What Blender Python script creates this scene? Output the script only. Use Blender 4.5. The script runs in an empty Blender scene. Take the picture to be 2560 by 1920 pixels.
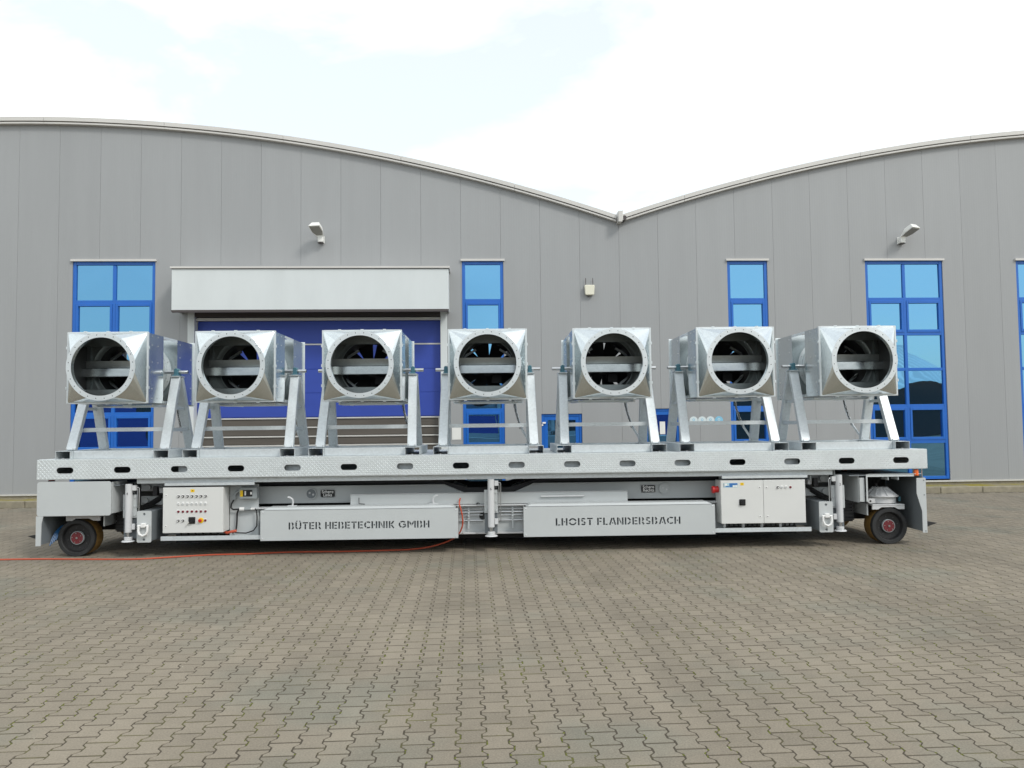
import bpy, bmesh, math, random
from mathutils import Vector, Matrix
random.seed(7)
R = math.radians
scene = bpy.context.scene
COL = scene.collection

# ------------------------------------------------------------------ camera
cam = bpy.data.cameras.new('camera')
cam.sensor_width = 36.0
cam.lens = 27.42
cam.clip_end = 2000
cam_o = bpy.data.objects.new('camera', cam)
COL.objects.link(cam_o)
CAM_H = 1.75
cam_o.matrix_world = (Matrix.Translation((0, 0, CAM_H)) @ Matrix.Rotation(R(-2.8), 4, 'Z')
                      @ Matrix.Rotation(R(90 + 2.85), 4, 'X') @ Matrix.Rotation(R(-0.64), 4, 'Z'))
scene.camera = cam_o

# ------------------------------------------------------------------ world
SUN_AZ, SUN_EL = 138.0, 43.0          # azimuth clockwise from +Y (towards the hall), degrees
world = bpy.data.worlds.new('World')
scene.world = world
world.use_nodes = True
wn, wl = world.node_tree.nodes, world.node_tree.links
bg = wn['Background']
bg.inputs[1].default_value = 0.15
sky = wn.new('ShaderNodeTexSky')
sky.sky_type = 'NISHITA'
sky.sun_disc = False
sky.sun_elevation = R(SUN_EL)
sky.sun_rotation = R(SUN_AZ)
sky.air_density = 1.3
sky.dust_density = 1.5
tc = wn.new('ShaderNodeTexCoord')
mp = wn.new('ShaderNodeMapping')
mp.inputs['Scale'].default_value = (1.0, 1.0, 2.6)
mp.inputs['Rotation'].default_value = (0, 0, R(-58))
mp.inputs['Location'].default_value = (6.6, 1.0, 1.4)
nz = wn.new('ShaderNodeTexNoise')
nz.inputs['Scale'].default_value = 2.1
nz.inputs['Detail'].default_value = 7
nz.inputs['Roughness'].default_value = 0.55
nz.inputs['Distortion'].default_value = 0.35
cr = wn.new('ShaderNodeValToRGB')
cr.color_ramp.elements[0].position = 0.40
cr.color_ramp.elements[0].color = (0.56, 0.56, 0.56, 1)
cr.color_ramp.elements[1].position = 0.60
cr.color_ramp.elements[1].color = (1, 1, 1, 1)
mx = wn.new('ShaderNodeMix')
mx.data_type = 'RGBA'
mx.inputs[7].default_value = (8.8, 9.2, 9.2, 1)
wl.new(tc.outputs['Generated'], mp.inputs[0])
wl.new(mp.outputs[0], nz.inputs['Vector'])
wl.new(nz.outputs['Fac'], cr.inputs[0])
wl.new(cr.outputs[0], mx.inputs[0])
wl.new(sky.outputs[0], mx.inputs[6])
wl.new(mx.outputs[2], bg.inputs[0])

# ------------------------------------------------------------------ sun (thin cloud: soft edge)
sd = bpy.data.lights.new('sun', 'SUN')
sd.energy = 1.5
sd.angle = R(12)
sd.color = (1.0, 0.965, 0.905)
sun = bpy.data.objects.new('sun', sd)
COL.objects.link(sun)
sv = Vector((math.sin(R(SUN_AZ)) * math.cos(R(SUN_EL)), math.cos(R(SUN_AZ)) * math.cos(R(SUN_EL)), math.sin(R(SUN_EL))))
sun.rotation_euler = sv.to_track_quat('Z', 'Y').to_euler()
sun.location = (10, -10, 20)

vs = scene.view_settings
vs.view_transform = 'Standard'
vs.look = 'None'
vs.exposure = 0.08
vs.gamma = 1.0
vs.use_curve_mapping = False

# ------------------------------------------------------------------ materials
MATS = {}
def mat(name, col, rough=0.5, metal=0.0, noise=0.0, nscale=6.0, bump=0.0, bscale=60.0, spec=0.5,
        rand=0.0, nstretch=(1, 1, 1), detail=5, coat=0.0, rnoise=0.0):
    m = bpy.data.materials.new(name)
    m.use_nodes = True
    n, l = m.node_tree.nodes, m.node_tree.links
    b = n['Principled BSDF']
    b.inputs['Roughness'].default_value = rough
    b.inputs['Metallic'].default_value = metal
    b.inputs['Specular IOR Level'].default_value = spec
    b.inputs['Coat Weight'].default_value = coat
    b.inputs['Base Color'].default_value = (*col, 1)
    out = None
    if noise or bump or rnoise:
        t = n.new('ShaderNodeTexCoord')
        mpp = n.new('ShaderNodeMapping')
        mpp.inputs['Scale'].default_value = nstretch
        l.new(t.outputs['Object'], mpp.inputs[0])
    if noise:
        z = n.new('ShaderNodeTexNoise')
        z.inputs['Scale'].default_value = nscale
        z.inputs['Detail'].default_value = detail
        z.inputs['Roughness'].default_value = 0.62
        l.new(mpp.outputs[0], z.inputs['Vector'])
        r = n.new('ShaderNodeMapRange')
        r.inputs[1].default_value = 0.25
        r.inputs[2].default_value = 0.75
        r.inputs[3].default_value = 1 - noise
        r.inputs[4].default_value = 1 + noise
        l.new(z.outputs['Fac'], r.inputs[0])
        out = r.outputs[0]
    if rand:
        oi = n.new('ShaderNodeObjectInfo')
        r2 = n.new('ShaderNodeMapRange')
        r2.inputs[3].default_value = 1 - rand
        r2.inputs[4].default_value = 1 + rand
        l.new(oi.outputs['Random'], r2.inputs[0])
        if out is None:
            out = r2.outputs[0]
        else:
            mm = n.new('ShaderNodeMath')
            mm.operation = 'MULTIPLY'
            l.new(out, mm.inputs[0])
            l.new(r2.outputs[0], mm.inputs[1])
            out = mm.outputs[0]
    if out is not None:
        v = n.new('ShaderNodeVectorMath')
        v.operation = 'SCALE'
        v.inputs[0].default_value = col
        l.new(out, v.inputs['Scale'])
        l.new(v.outputs[0], b.inputs['Base Color'])
    if rnoise:
        z3 = n.new('ShaderNodeTexNoise')
        z3.inputs['Scale'].default_value = nscale * 1.7
        z3.inputs['Detail'].default_value = 4
        l.new(mpp.outputs[0], z3.inputs['Vector'])
        r3 = n.new('ShaderNodeMapRange')
        r3.inputs[1].default_value = 0.3
        r3.inputs[2].default_value = 0.7
        r3.inputs[3].default_value = max(0.02, rough - rnoise)
        r3.inputs[4].default_value = rough + rnoise
        l.new(z3.outputs['Fac'], r3.inputs[0])
        l.new(r3.outputs[0], b.inputs['Roughness'])
    if bump:
        z2 = n.new('ShaderNodeTexNoise')
        z2.inputs['Scale'].default_value = bscale
        z2.inputs['Detail'].default_value = 4
        l.new(mpp.outputs[0], z2.inputs['Vector'])
        bp = n.new('ShaderNodeBump')
        bp.inputs['Strength'].default_value = bump
        bp.inputs['Distance'].default_value = 0.01
        l.new(z2.outputs['Fac'], bp.inputs['Height'])
        l.new(bp.outputs[0], b.inputs['Normal'])
    MATS[name] = m
    return m

def galv(name, col, rough, metal, spangle=0.12, sc=55.0):
    """zinc coated sheet: voronoi spangle in tone and gloss"""
    m = bpy.data.materials.new(name)
    m.use_nodes = True
    n, l = m.node_tree.nodes, m.node_tree.links
    b = n['Principled BSDF']
    b.inputs['Metallic'].default_value = metal
    t = n.new('ShaderNodeTexCoord')
    v = n.new('ShaderNodeTexVoronoi')
    v.inputs['Scale'].default_value = sc
    oi = n.new('ShaderNodeObjectInfo')
    off = n.new('ShaderNodeVectorMath')
    off.operation = 'ADD'
    l.new(t.outputs['Object'], off.inputs[0])
    rsc = n.new('ShaderNodeMath')
    rsc.operation = 'MULTIPLY'
    rsc.inputs[1].default_value = 37.0
    l.new(oi.outputs['Random'], rsc.inputs[0])
    l.new(rsc.outputs[0], off.inputs[1])
    l.new(off.outputs[0], v.inputs['Vector'])
    z = n.new('ShaderNodeTexNoise')
    z.inputs['Scale'].default_value = 3.0
    z.inputs['Detail'].default_value = 5
    l.new(off.outputs[0], z.inputs['Vector'])
    s = n.new('ShaderNodeSeparateColor')
    l.new(v.outputs['Color'], s.inputs[0])
    a = n.new('ShaderNodeMath')
    a.operation = 'MULTIPLY_ADD'
    a.inputs[1].default_value = spangle
    a.inputs[2].default_value = 1 - spangle * 0.5 - 0.06
    l.new(s.outputs[0], a.inputs[0])
    a2 = n.new('ShaderNodeMath')
    a2.operation = 'MULTIPLY_ADD'
    a2.inputs[1].default_value = 0.12
    l.new(z.outputs['Fac'], a2.inputs[0])
    l.new(a.outputs[0], a2.inputs[2])
    sc_ = n.new('ShaderNodeVectorMath')
    sc_.operation = 'SCALE'
    sc_.inputs[0].default_value = col
    l.new(a2.outputs[0], sc_.inputs['Scale'])
    l.new(sc_.outputs[0], b.inputs['Base Color'])
    rr = n.new('ShaderNodeMath')
    rr.operation = 'MULTIPLY_ADD'
    rr.inputs[1].default_value = 0.16
    rr.inputs[2].default_value = rough - 0.08
    l.new(z.outputs['Fac'], rr.inputs[0])
    l.new(rr.outputs[0], b.inputs['Roughness'])
    z4 = n.new('ShaderNodeTexNoise')
    z4.inputs['Scale'].default_value = 4.5
    z4.inputs['Detail'].default_value = 2
    l.new(off.outputs[0], z4.inputs['Vector'])
    bp = n.new('ShaderNodeBump')
    bp.inputs['Strength'].default_value = 0.07
    bp.inputs['Distance'].default_value = 0.02
    l.new(z4.outputs['Fac'], bp.inputs['Height'])
    l.new(bp.outputs[0], b.inputs['Normal'])
    MATS[name] = m
    return m

galv('galv_sheet', (0.67, 0.71, 0.72), 0.21, 1.0, 0.06, 45)
galv('galv_ring', (0.71, 0.745, 0.755), 0.36, 0.65, 0.05, 45)
galv('galv_steel', (0.64, 0.68, 0.70), 0.52, 0.5, 0.10, 40)
galv('galv_deck', (0.74, 0.78, 0.79), 0.42, 0.60, 0.08, 40)
galv('galv_shaded', (0.27, 0.30, 0.30), 0.42, 0.85)  # darker copy of the zinc, interior shade put into the colour
galv('galv_shaded2', (0.42, 0.45, 0.45), 0.40, 0.85)  # milder copy, shade inside the fan put into its tone
mat('inner_shade', (0.075, 0.08, 0.08), 0.6, 0.2, noise=0.15, nscale=5)  # dark tone standing in for the shade inside the fan
mat('paint_grey', (0.50, 0.525, 0.53), 0.42, noise=0.035, nscale=2.5, rnoise=0.06)
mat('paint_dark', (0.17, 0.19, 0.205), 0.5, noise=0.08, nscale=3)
mat('paint_post', (0.60, 0.61, 0.62), 0.38, noise=0.03)
mat('cabinet', (0.66, 0.665, 0.65), 0.45, noise=0.02, nscale=3, rnoise=0.05)
mat('rubber', (0.022, 0.023, 0.024), 0.7, noise=0.3, nscale=12)
mat('black', (0.012, 0.012, 0.013), 0.5)
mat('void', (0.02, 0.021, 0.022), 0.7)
mat('tread_ochre', (0.23, 0.13, 0.03), 0.65, noise=0.25, nscale=14)
mat('hub_red', (0.15, 0.02, 0.026), 0.5, noise=0.15, nscale=30)
mat('steel', (0.55, 0.56, 0.57), 0.3, 1.0)
mat('steel_dark', (0.06, 0.06, 0.063), 0.5, 0.3)
mat('bearing_blue', (0.06, 0.17, 0.22), 0.45)
mat('orange_cable', (0.50, 0.085, 0.04), 0.5)
mat('orange_lens', (0.85, 0.16, 0.03), 0.25)
mat('red', (0.55, 0.02, 0.02), 0.35)
mat('red_lens', (0.16, 0.008, 0.02), 0.3)
mat('yellow', (0.85, 0.55, 0.01), 0.45)
mat('sign_black', (0.01, 0.01, 0.012), 0.4)
mat('white', (0.78, 0.78, 0.77), 0.45)
mat('hose_blue', (0.006, 0.075, 0.20), 0.3)
mat('label_blue', (0.03, 0.16, 0.45), 0.4)
mat('label_pale', (0.42, 0.60, 0.66), 0.4)
mat('box_grey', (0.30, 0.33, 0.34), 0.5)
mat('frame_blue', (0.010, 0.125, 0.50), 0.35, noise=0.05, nscale=3, rnoise=0.06)
mat('gate_blue', (0.026, 0.062, 0.36), 0.5, noise=0.07, nscale=1.2, nstretch=(1, 1, 3))
mat('gate_brown', (0.10, 0.088, 0.075), 0.45, noise=0.18, nscale=2.0, nstretch=(0.5, 1, 3))
mat('alu', (0.62, 0.61, 0.58), 0.45, 0.3, noise=0.05)
mat('canopy', (0.62, 0.655, 0.66), 0.5, noise=0.05, nscale=1.5, nstretch=(1, 1, 0.3))
mat('fascia', (0.58, 0.565, 0.54), 0.5, noise=0.06, nscale=1.0)
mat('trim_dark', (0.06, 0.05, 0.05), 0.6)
mat('concrete', (0.275, 0.245, 0.18), 0.85, noise=0.22, nscale=7, bump=0.5, bscale=40, rand=0.08)
mat('lamp_white', (0.78, 0.78, 0.75), 0.45)
mat('lamp_glass', (0.23, 0.225, 0.20), 0.2)
mat('antenna_cream', (0.72, 0.70, 0.58), 0.5)
mat('paper', (0.75, 0.75, 0.73), 0.7)
mat('sign_pale', (0.62, 0.70, 0.72), 0.4)  # pale tone of three signs is glare put into the colour
mat('sign_sky', (0.22, 0.50, 0.68), 0.4)
mat('far_wall', (0.03, 0.032, 0.036), 0.7)
mat('far_roof', (0.40, 0.44, 0.46), 0.5, 0.2)
mat('dark_inside', (0.012, 0.012, 0.013), 0.9)

# wall cladding: fine vertical ribs, streaks, tone per panel
def cladding():
    m = mat('cladding', (0.310, 0.318, 0.325), 0.55, noise=0.035, nscale=0.9, rand=0.02, nstretch=(3, 1, 0.35))
    n, l = m.node_tree.nodes, m.node_tree.links
    t = n.new('ShaderNodeTexCoord')
    w = n.new('ShaderNodeTexWave')
    w.wave_type = 'BANDS'
    w.bands_direction = 'X'
    w.inputs['Scale'].default_value = 5.2
    l.new(t.outputs['Object'], w.inputs['Vector'])
    bp = n.new('ShaderNodeBump')
    bp.inputs['Strength'].default_value = 0.04
    bp.inputs['Distance'].default_value = 0.01
    l.new(w.outputs['Fac'], bp.inputs['Height'])
    l.new(bp.outputs[0], n['Principled BSDF'].inputs['Normal'])
cladding()

# solar control glass: blue mirror coating over a dark room
def glass():
    m = bpy.data.materials.new('pane_glass')
    m.use_nodes = True
    n, l = m.node_tree.nodes, m.node_tree.links
    b = n['Principled BSDF']
    b.inputs['Base Color'].default_value = (0.008, 0.014, 0.022, 1)
    b.inputs['Roughness'].default_value = 0.1
    g = n.new('ShaderNodeBsdfGlossy')
    g.inputs['Color'].default_value = (0.20, 0.52, 0.84, 1)
    g.inputs['Roughness'].default_value = 0.012
    t = n.new('ShaderNodeTexCoord')
    z = n.new('ShaderNodeTexNoise')
    z.inputs['Scale'].default_value = 1.1
    z.inputs['Detail'].default_value = 1
    l.new(t.outputs['Object'], z.inputs['Vector'])
    bp = n.new('ShaderNodeBump')
    bp.inputs['Strength'].default_value = 0.09
    bp.inputs['Distance'].default_value = 0.05
    l.new(z.outputs['Fac'], bp.inputs['Height'])
    l.new(bp.outputs[0], g.inputs['Normal'])
    x = n.new('ShaderNodeMixShader')
    x.inputs[0].default_value = 0.62
    l.new(b.outputs[0], x.inputs[1])
    l.new(g.outputs[0], x.inputs[2])
    l.new(x.outputs[0], n['Material Output'].inputs[0])
    MATS['pane_glass'] = m
glass()

# paving concrete; tone per stone from a face attribute (field) or the object's random value
def paver(name, use_attr):
    m = bpy.data.materials.new(name)
    m.use_nodes = True
    n, l = m.node_tree.nodes, m.node_tree.links
    b = n['Principled BSDF']
    b.inputs['Roughness'].default_value = 0.88
    b.inputs['Specular IOR Level'].default_value = 0.3
    geo = n.new('ShaderNodeNewGeometry')
    big = n.new('ShaderNodeTexNoise')
    big.inputs['Scale'].default_value = 0.55
    big.inputs['Detail'].default_value = 5
    big.inputs['Roughness'].default_value = 0.6
    l.new(geo.outputs['Position'], big.inputs['Vector'])
    fine = n.new('ShaderNodeTexNoise')
    fine.inputs['Scale'].default_value = 95
    fine.inputs['Detail'].default_value = 3
    l.new(geo.outputs['Position'], fine.inputs['Vector'])
    mid = n.new('ShaderNodeTexNoise')
    mid.inputs['Scale'].default_value = 9
    mid.inputs['Detail'].default_value = 4
    l.new(geo.outputs['Position'], mid.inputs['Vector'])
    if use_attr:
        at = n.new('ShaderNodeAttribute')
        at.attribute_name = 'tone'
        rv = at.outputs['Fac']
    else:
        oi = n.new('ShaderNodeObjectInfo')
        rv = oi.outputs['Random']
    def ma(src, k, c):
        q = n.new('ShaderNodeMath')
        q.operation = 'MULTIPLY_ADD'
        q.inputs[1].default_value = k
        l.new(src, q.inputs[0])
        if isinstance(c, float):
            q.inputs[2].default_value = c
        else:
            l.new(c, q.inputs[2])
        return q.outputs[0]
    s = ma(rv, 0.18, -0.10)
    s = ma(big.outputs['Fac'], 0.55, s)
    s = ma(mid.outputs['Fac'], 0.22, s)
    s = ma(fine.outputs['Fac'], 0.85, s)
    trk = n.new('ShaderNodeTexNoise')
    trk.inputs['Scale'].default_value = 1.0
    trk.inputs['Detail'].default_value = 3
    mpt = n.new('ShaderNodeMapping')
    mpt.inputs['Scale'].default_value = (1.1, 0.10, 1.0)
    mpt.inputs['Rotation'].default_value = (0, 0, 0.12)
    l.new(geo.outputs['Position'], mpt.inputs[0])
    l.new(mpt.outputs[0], trk.inputs['Vector'])
    s = ma(trk.outputs['Fac'], 0.50, s)
    # damp grey-green patches against warm concrete
    mixc = n.new('ShaderNodeMix')
    mixc.data_type = 'RGBA'
    mixc.inputs[6].default_value = (0.214, 0.185, 0.143, 1)
    mixc.inputs[7].default_value = (0.184, 0.175, 0.140, 1)
    p = n.new('ShaderNodeTexNoise')
    p.inputs['Scale'].default_value = 0.9
    p.inputs['Detail'].default_value = 6
    mpz = n.new('ShaderNodeMapping')
    mpz.inputs['Location'].default_value = (7, 3, 1)
    l.new(geo.outputs['Position'], mpz.inputs[0])
    l.new(mpz.outputs[0], p.inputs['Vector'])
    rr = n.new('ShaderNodeMapRange')
    rr.inputs[1].default_value = 0.53
    rr.inputs[2].default_value = 0.72
    l.new(p.outputs['Fac'], rr.inputs[0])
    l.new(rr.outputs[0], mixc.inputs[0])
    v = n.new('ShaderNodeVectorMath')
    v.operation = 'SCALE'
    l.new(mixc.outputs[2], v.inputs[0])
    l.new(s, v.inputs['Scale'])
    l.new(v.outputs[0], b.inputs['Base Color'])
    bp = n.new('ShaderNodeBump')
    bp.inputs['Strength'].default_value = 0.5
    bp.inputs['Distance'].default_value = 0.002
    l.new(fine.outputs['Fac'], bp.inputs['Height'])
    l.new(bp.outputs[0], b.inputs['Normal'])
    MATS[name] = m
paver('paving_field', True)
paver('paving_single', False)

def joint_bed():
    m = bpy.data.materials.new('joint_bed')
    m.use_nodes = True
    n, l = m.node_tree.nodes, m.node_tree.links
    b = n['Principled BSDF']
    b.inputs['Roughness'].default_value = 0.95
    geo = n.new('ShaderNodeNewGeometry')
    z = n.new('ShaderNodeTexNoise')
    z.inputs['Scale'].default_value = 1.4
    z.inputs['Detail'].default_value = 8
    z.inputs['Roughness'].default_value = 0.7
    l.new(geo.outputs['Position'], z.inputs['Vector'])
    r = n.new('ShaderNodeValToRGB')
    e = r.color_ramp.elements
    e[0].position = 0.50
    e[0].color = (0.062, 0.050, 0.034, 1)
    e[1].position = 0.66
    e[1].color = (0.115, 0.112, 0.030, 1)
    l.new(z.outputs['Fac'], r.inputs[0])
    l.new(r.outputs[0], b.inputs['Base Color'])
    MATS['joint_bed'] = m
joint_bed()

def mossy():
    m = mat('verge', (0.20, 0.175, 0.12), 0.95, bump=0.8, bscale=25)
    n, l = m.node_tree.nodes, m.node_tree.links
    t = n.new('ShaderNodeTexCoord')
    z = n.new('ShaderNodeTexNoise')
    z.inputs['Scale'].default_value = 2.2
    z.inputs['Detail'].default_value = 8
    l.new(t.outputs['Object'], z.inputs['Vector'])
    r = n.new('ShaderNodeValToRGB')
    e = r.color_ramp.elements
    e[0].position = 0.38
    e[0].color = (0.23, 0.20, 0.13, 1)
    e[1].position = 0.56
    e[1].color = (0.24, 0.20, 0.03, 1)
    l.new(z.outputs['Fac'], r.inputs[0])
    l.new(r.outputs[0], n['Principled BSDF'].inputs['Base Color'])
mossy()

# ------------------------------------------------------------------ mesh helpers
class MB:
    def __init__(s):
        s.v, s.f = [], []
    def add(s, vs_, fs):
        o = len(s.v)
        s.v += [tuple(p) for p in vs_]
        s.f += [tuple(i + o for i in f) for f in fs]
        return s
    def box(s, x0, x1, y0, y1, z0, z1):
        return s.add([(x0, y0, z0), (x1, y0, z0), (x1, y1, z0), (x0, y1, z0),
                      (x0, y0, z1), (x1, y0, z1), (x1, y1, z1), (x0, y1, z1)],
                     [(0, 3, 2, 1), (4, 5, 6, 7), (0, 1, 5, 4), (1, 2, 6, 5), (2, 3, 7, 6), (3, 0, 4, 7)])
    def cyl(s, p0, p1, r0, r1=None, n=20, cap=True):
        r1 = r0 if r1 is None else r1
        p0, p1 = Vector(p0), Vector(p1)
        d = (p1 - p0).normalized()
        a = d.orthogonal().normalized()
        b = d.cross(a)
        vs_ = []
        for p, r in ((p0, r0), (p1, r1)):
            for i in range(n):
                t = 2 * math.pi * i / n
                vs_.append(p + (a * math.cos(t) + b * math.sin(t)) * r)
        fs = [(i, (i + 1) % n, n + (i + 1) % n, n + i) for i in range(n)]
        if cap:
            fs += [tuple(reversed(range(n))), tuple(range(n, 2 * n))]
        return s.add(vs_, fs)
    def ring(s, c, axis, ri, ro, t, n=48):
        """flat annulus of thickness t along axis from c"""
        c, d = Vector(c), Vector(axis).normalized()
        a = d.orthogonal().normalized()
        b = d.cross(a)
        vs_ = []
        for h in (0, t):
            for r in (ri, ro):
                for i in range(n):
                    q = 2 * math.pi * i / n
                    vs_.append(c + d * h + (a * math.cos(q) + b * math.sin(q)) * r)
        fs = []
        for i in range(n):
            j = (i + 1) % n
            fs += [(i, n + i, n + j, j), (2 * n + i, 2 * n + j, 3 * n + j, 3 * n + i),
                   (n + i, 3 * n + i, 3 * n + j, n + j), (i, j, 2 * n + j, 2 * n + i)]
        return s.add(vs_, fs)
    def tube(s, pts, r, n=8, cap=True):
        pts = [Vector(p) for p in pts]
        vs_, fs = [], []
        up = None
        for k, p in enumerate(pts):
            d = (pts[min(k + 1, len(pts) - 1)] - pts[max(k - 1, 0)]).normalized()
            if up is None:
                up = d.orthogonal().normalized()
            a = (up - d * up.dot(d)).normalized()
            up = a
            b = d.cross(a)
            for i in range(n):
                q = 2 * math.pi * i / n
                vs_.append(p + (a * math.cos(q) + b * math.sin(q)) * r)
        for k in range(len(pts) - 1):
            for i in range(n):
                j = (i + 1) % n
                fs.append((k * n + i, k * n + j, (k + 1) * n + j, (k + 1) * n + i))
        if cap:
            fs += [tuple(reversed(range(n))), tuple(range((len(pts) - 1) * n, len(pts) * n))]
        return s.add(vs_, fs)
    def prism(s, poly, y0, y1):
        """poly in (x,z), extruded along y"""
        n = len(poly)
        vs_ = [(x, y0, z) for x, z in poly] + [(x, y1, z) for x, z in poly]
        fs = [tuple(range(n)), tuple(reversed(range(n, 2 * n)))]
        fs += [(i, n + i, n + (i + 1) % n, (i + 1) % n) for i in range(n)]
        return s.add(vs_, fs)
    def beam(s, p0, p1, w, d):
        """rectangular bar p0->p1; w along x, d across"""
        p0, p1 = Vector(p0), Vector(p1)
        ax = (p1 - p0).normalized()
        a = Vector((1, 0, 0))
        a = (a - ax * a.dot(ax)).normalized()
        b = ax.cross(a)
        vs_ = []
        for p in (p0, p1):
            for u, v in ((-1, -1), (1, -1), (1, 1), (-1, 1)):
                vs_.append(p + a * u * w / 2 + b * v * d / 2)
        return s.add(vs_, [(3, 2, 1, 0), (4, 5, 6, 7), (0, 1, 5, 4), (1, 2, 6, 5), (2, 3, 7, 6), (3, 0, 4, 7)])
    def build(s, name, m, parent=None, smooth=False, bevel=0.0, seg=1):
        me = bpy.data.meshes.new(name)
        me.from_pydata(s.v, [], s.f)
        bm = bmesh.new()
        bm.from_mesh(me)
        bmesh.ops.recalc_face_normals(bm, faces=bm.faces)
        bm.to_mesh(me)
        bm.free()
        return link(name, me, m, parent, smooth, bevel, seg)

def link(name, me, m, parent=None, smooth=False, bevel=0.0, seg=1):
    if m:
        me.materials.append(MATS[m])
    if smooth:
        me.shade_smooth()
        me.set_sharp_from_angle(angle=R(35))
    o = bpy.data.objects.new(name, me)
    COL.objects.link(o)
    if parent:
        o.parent = parent
    if bevel:
        b = o.modifiers.new('bevel', 'BEVEL')
        b.width = bevel
        b.segments = seg
        b.limit_method = 'ANGLE'
        b.angle_limit = R(40)
    return o

def box(name, m, parent, x0, x1, y0, y1, z0, z1, bevel=0.0, seg=1):
    return MB().box(x0, x1, y0, y1, z0, z1).build(name, m, parent, bevel=bevel, seg=seg)

def cyl(name, m, parent, p0, p1, r0, r1=None, n=20, bevel=0.0):
    return MB().cyl(p0, p1, r0, r1, n).build(name, m, parent, smooth=True, bevel=bevel)

def tag(o, label=None, cat=None, group=None, kind=None):
    if label: o['label'] = label
    if cat: o['category'] = cat
    if group: o['group'] = group
    if kind: o['kind'] = kind
    return o

def empty(name, loc=(0, 0, 0), rz=0.0):
    o = bpy.data.objects.new(name, None)
    o.location = loc
    o.rotation_euler = (0, 0, rz)
    o.empty_display_size = 0.2
    COL.objects.link(o)
    return o

def curve_plate(name, m, parent, outer, holes, y0, t):
    """plate in the xz plane with true cut-outs; front face at y0, thickness t towards +y"""
    cu = bpy.data.curves.new(name, 'CURVE')
    cu.dimensions = '2D'
    cu.fill_mode = 'BOTH'
    cu.extrude = t / 2
    for poly in [outer] + holes:
        sp = cu.splines.new('POLY')
        sp.points.add(len(poly) - 1)
        for p, (x, z) in zip(sp.points, poly):
            p.co = (x, z, 0, 1)
        sp.use_cyclic_u = True
    o = bpy.data.objects.new(name + '_tmp', cu)
    COL.objects.link(o)
    dg = bpy.context.evaluated_depsgraph_get()
    me = bpy.data.meshes.new_from_object(o.evaluated_get(dg))
    bpy.data.objects.remove(o)
    bpy.data.curves.remove(cu)
    me.transform(Matrix(((1, 0, 0, 0), (0, 0, -1, y0 + t / 2), (0, 1, 0, 0), (0, 0, 0, 1))))
    me.name = name
    me.materials.clear()
    me.shade_flat()
    return link(name, me, m, parent)

def text_mesh(name, txt, size, m, parent, x, y, z, align='CENTER', spacing=1.0, extrude=0.0006, line=1.0, bold=0.0):
    cu = bpy.data.curves.new(name, 'FONT')
    cu.body = txt
    cu.size = size
    cu.align_x = align
    cu.align_y = 'CENTER'
    cu.space_line = line
    cu.space_character = spacing
    cu.extrude = extrude
    cu.offset = bold
    o = bpy.data.objects.new(name + '_tmp', cu)
    COL.objects.link(o)
    dg = bpy.context.evaluated_depsgraph_get()
    me = bpy.data.meshes.new_from_object(o.evaluated_get(dg))
    bpy.data.objects.remove(o)
    bpy.data.curves.remove(cu)
    me.transform(Matrix(((1, 0, 0, x), (0, 0, -1, y), (0, 1, 0, z), (0, 0, 0, 1))))
    me.name = name
    me.materials.clear()
    return link(name, me, m, parent)

def stadium(cx, cz, w, h, n=8):
    r = h / 2
    pts = []
    for i in range(n + 1):
        a = -math.pi / 2 + math.pi * i / n
        pts.append((cx + w / 2 - r + r * math.cos(a), cz + r * math.sin(a)))
    for i in range(n + 1):
        a = math.pi / 2 + math.pi * i / n
        pts.append((cx - w / 2 + r + r * math.cos(a), cz + r * math.sin(a)))
    return pts

def rrect(x0, x1, z0, z1, r, n=5):
    pts = []
    for cx, cz, a0 in ((x1 - r, z0 + r, -90), (x1 - r, z1 - r, 0), (x0 + r, z1 - r, 90), (x0 + r, z0 + r, 180)):
        for i in range(n + 1):
            a = R(a0 + 90 * i / n)
            pts.append((cx + r * math.cos(a), cz + r * math.sin(a)))
    return pts

# ------------------------------------------------------------------ ground and paving
g = MB().add([(-300, -300, -0.04), (300, -300, -0.04), (300, 300, -0.04), (-300, 300, -0.04)], [(0, 1, 2, 3)])
tag(g.build('ground', 'paving_single'), kind='structure')

PX0, PX1, PY0, PY1 = -15.5, 16.5, 1.2, 17.80
bed = MB().add([(PX0, PY0, -0.0024), (PX1, PY0, -0.0024), (PX1, PY1, -0.0024), (PX0, PY1, -0.0024)], [(0, 1, 2, 3)])
pavement = tag(bed.build('pavement', 'joint_bed'), kind='structure')

CP, RP = 0.1465, 0.176            # column and row pitch of the interlocking stones
def stone_outline(inset_x, inset_y):
    A, sl = 0.0135, 0.015
    w, q, e = CP / 2, RP / 4, RP / 2
    right = [(w + A, -e), (w + A, -q - sl), (w - A, -q + sl), (w - A, q - sl), (w + A, q + sl), (w + A, e)]
    pts = []
    for x, y in right:
        yy = y
        if abs(y) == e:
            yy = math.copysign(e - inset_y, y)
        pts.append((x - inset_x, yy))
    left = [(-x, -y) for x, y in pts]
    return pts + left
TOP = stone_outline(0.0058, 0.0082)
BOT = stone_outline(0.0046, 0.0066)
NS = len(TOP)
ROTP = R(0.42)
cr_, sr_ = math.cos(ROTP), math.sin(ROTP)
def stone_pos(c, r):
    x = c * CP
    y = 2.0 + r * RP + (RP / 2 if c % 2 else 0)
    return x * cr_ - y * sr_, x * sr_ + y * cr_
cells = []
for c in range(-112, 122):
    for r in range(-6, 95):
        x, y = stone_pos(c, r)
        if PX0 + 0.1 < x < PX1 - 0.1 and PY0 + 0.1 < y < PY1 - 0.1:
            cells.append((c, r, x, y))
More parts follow.
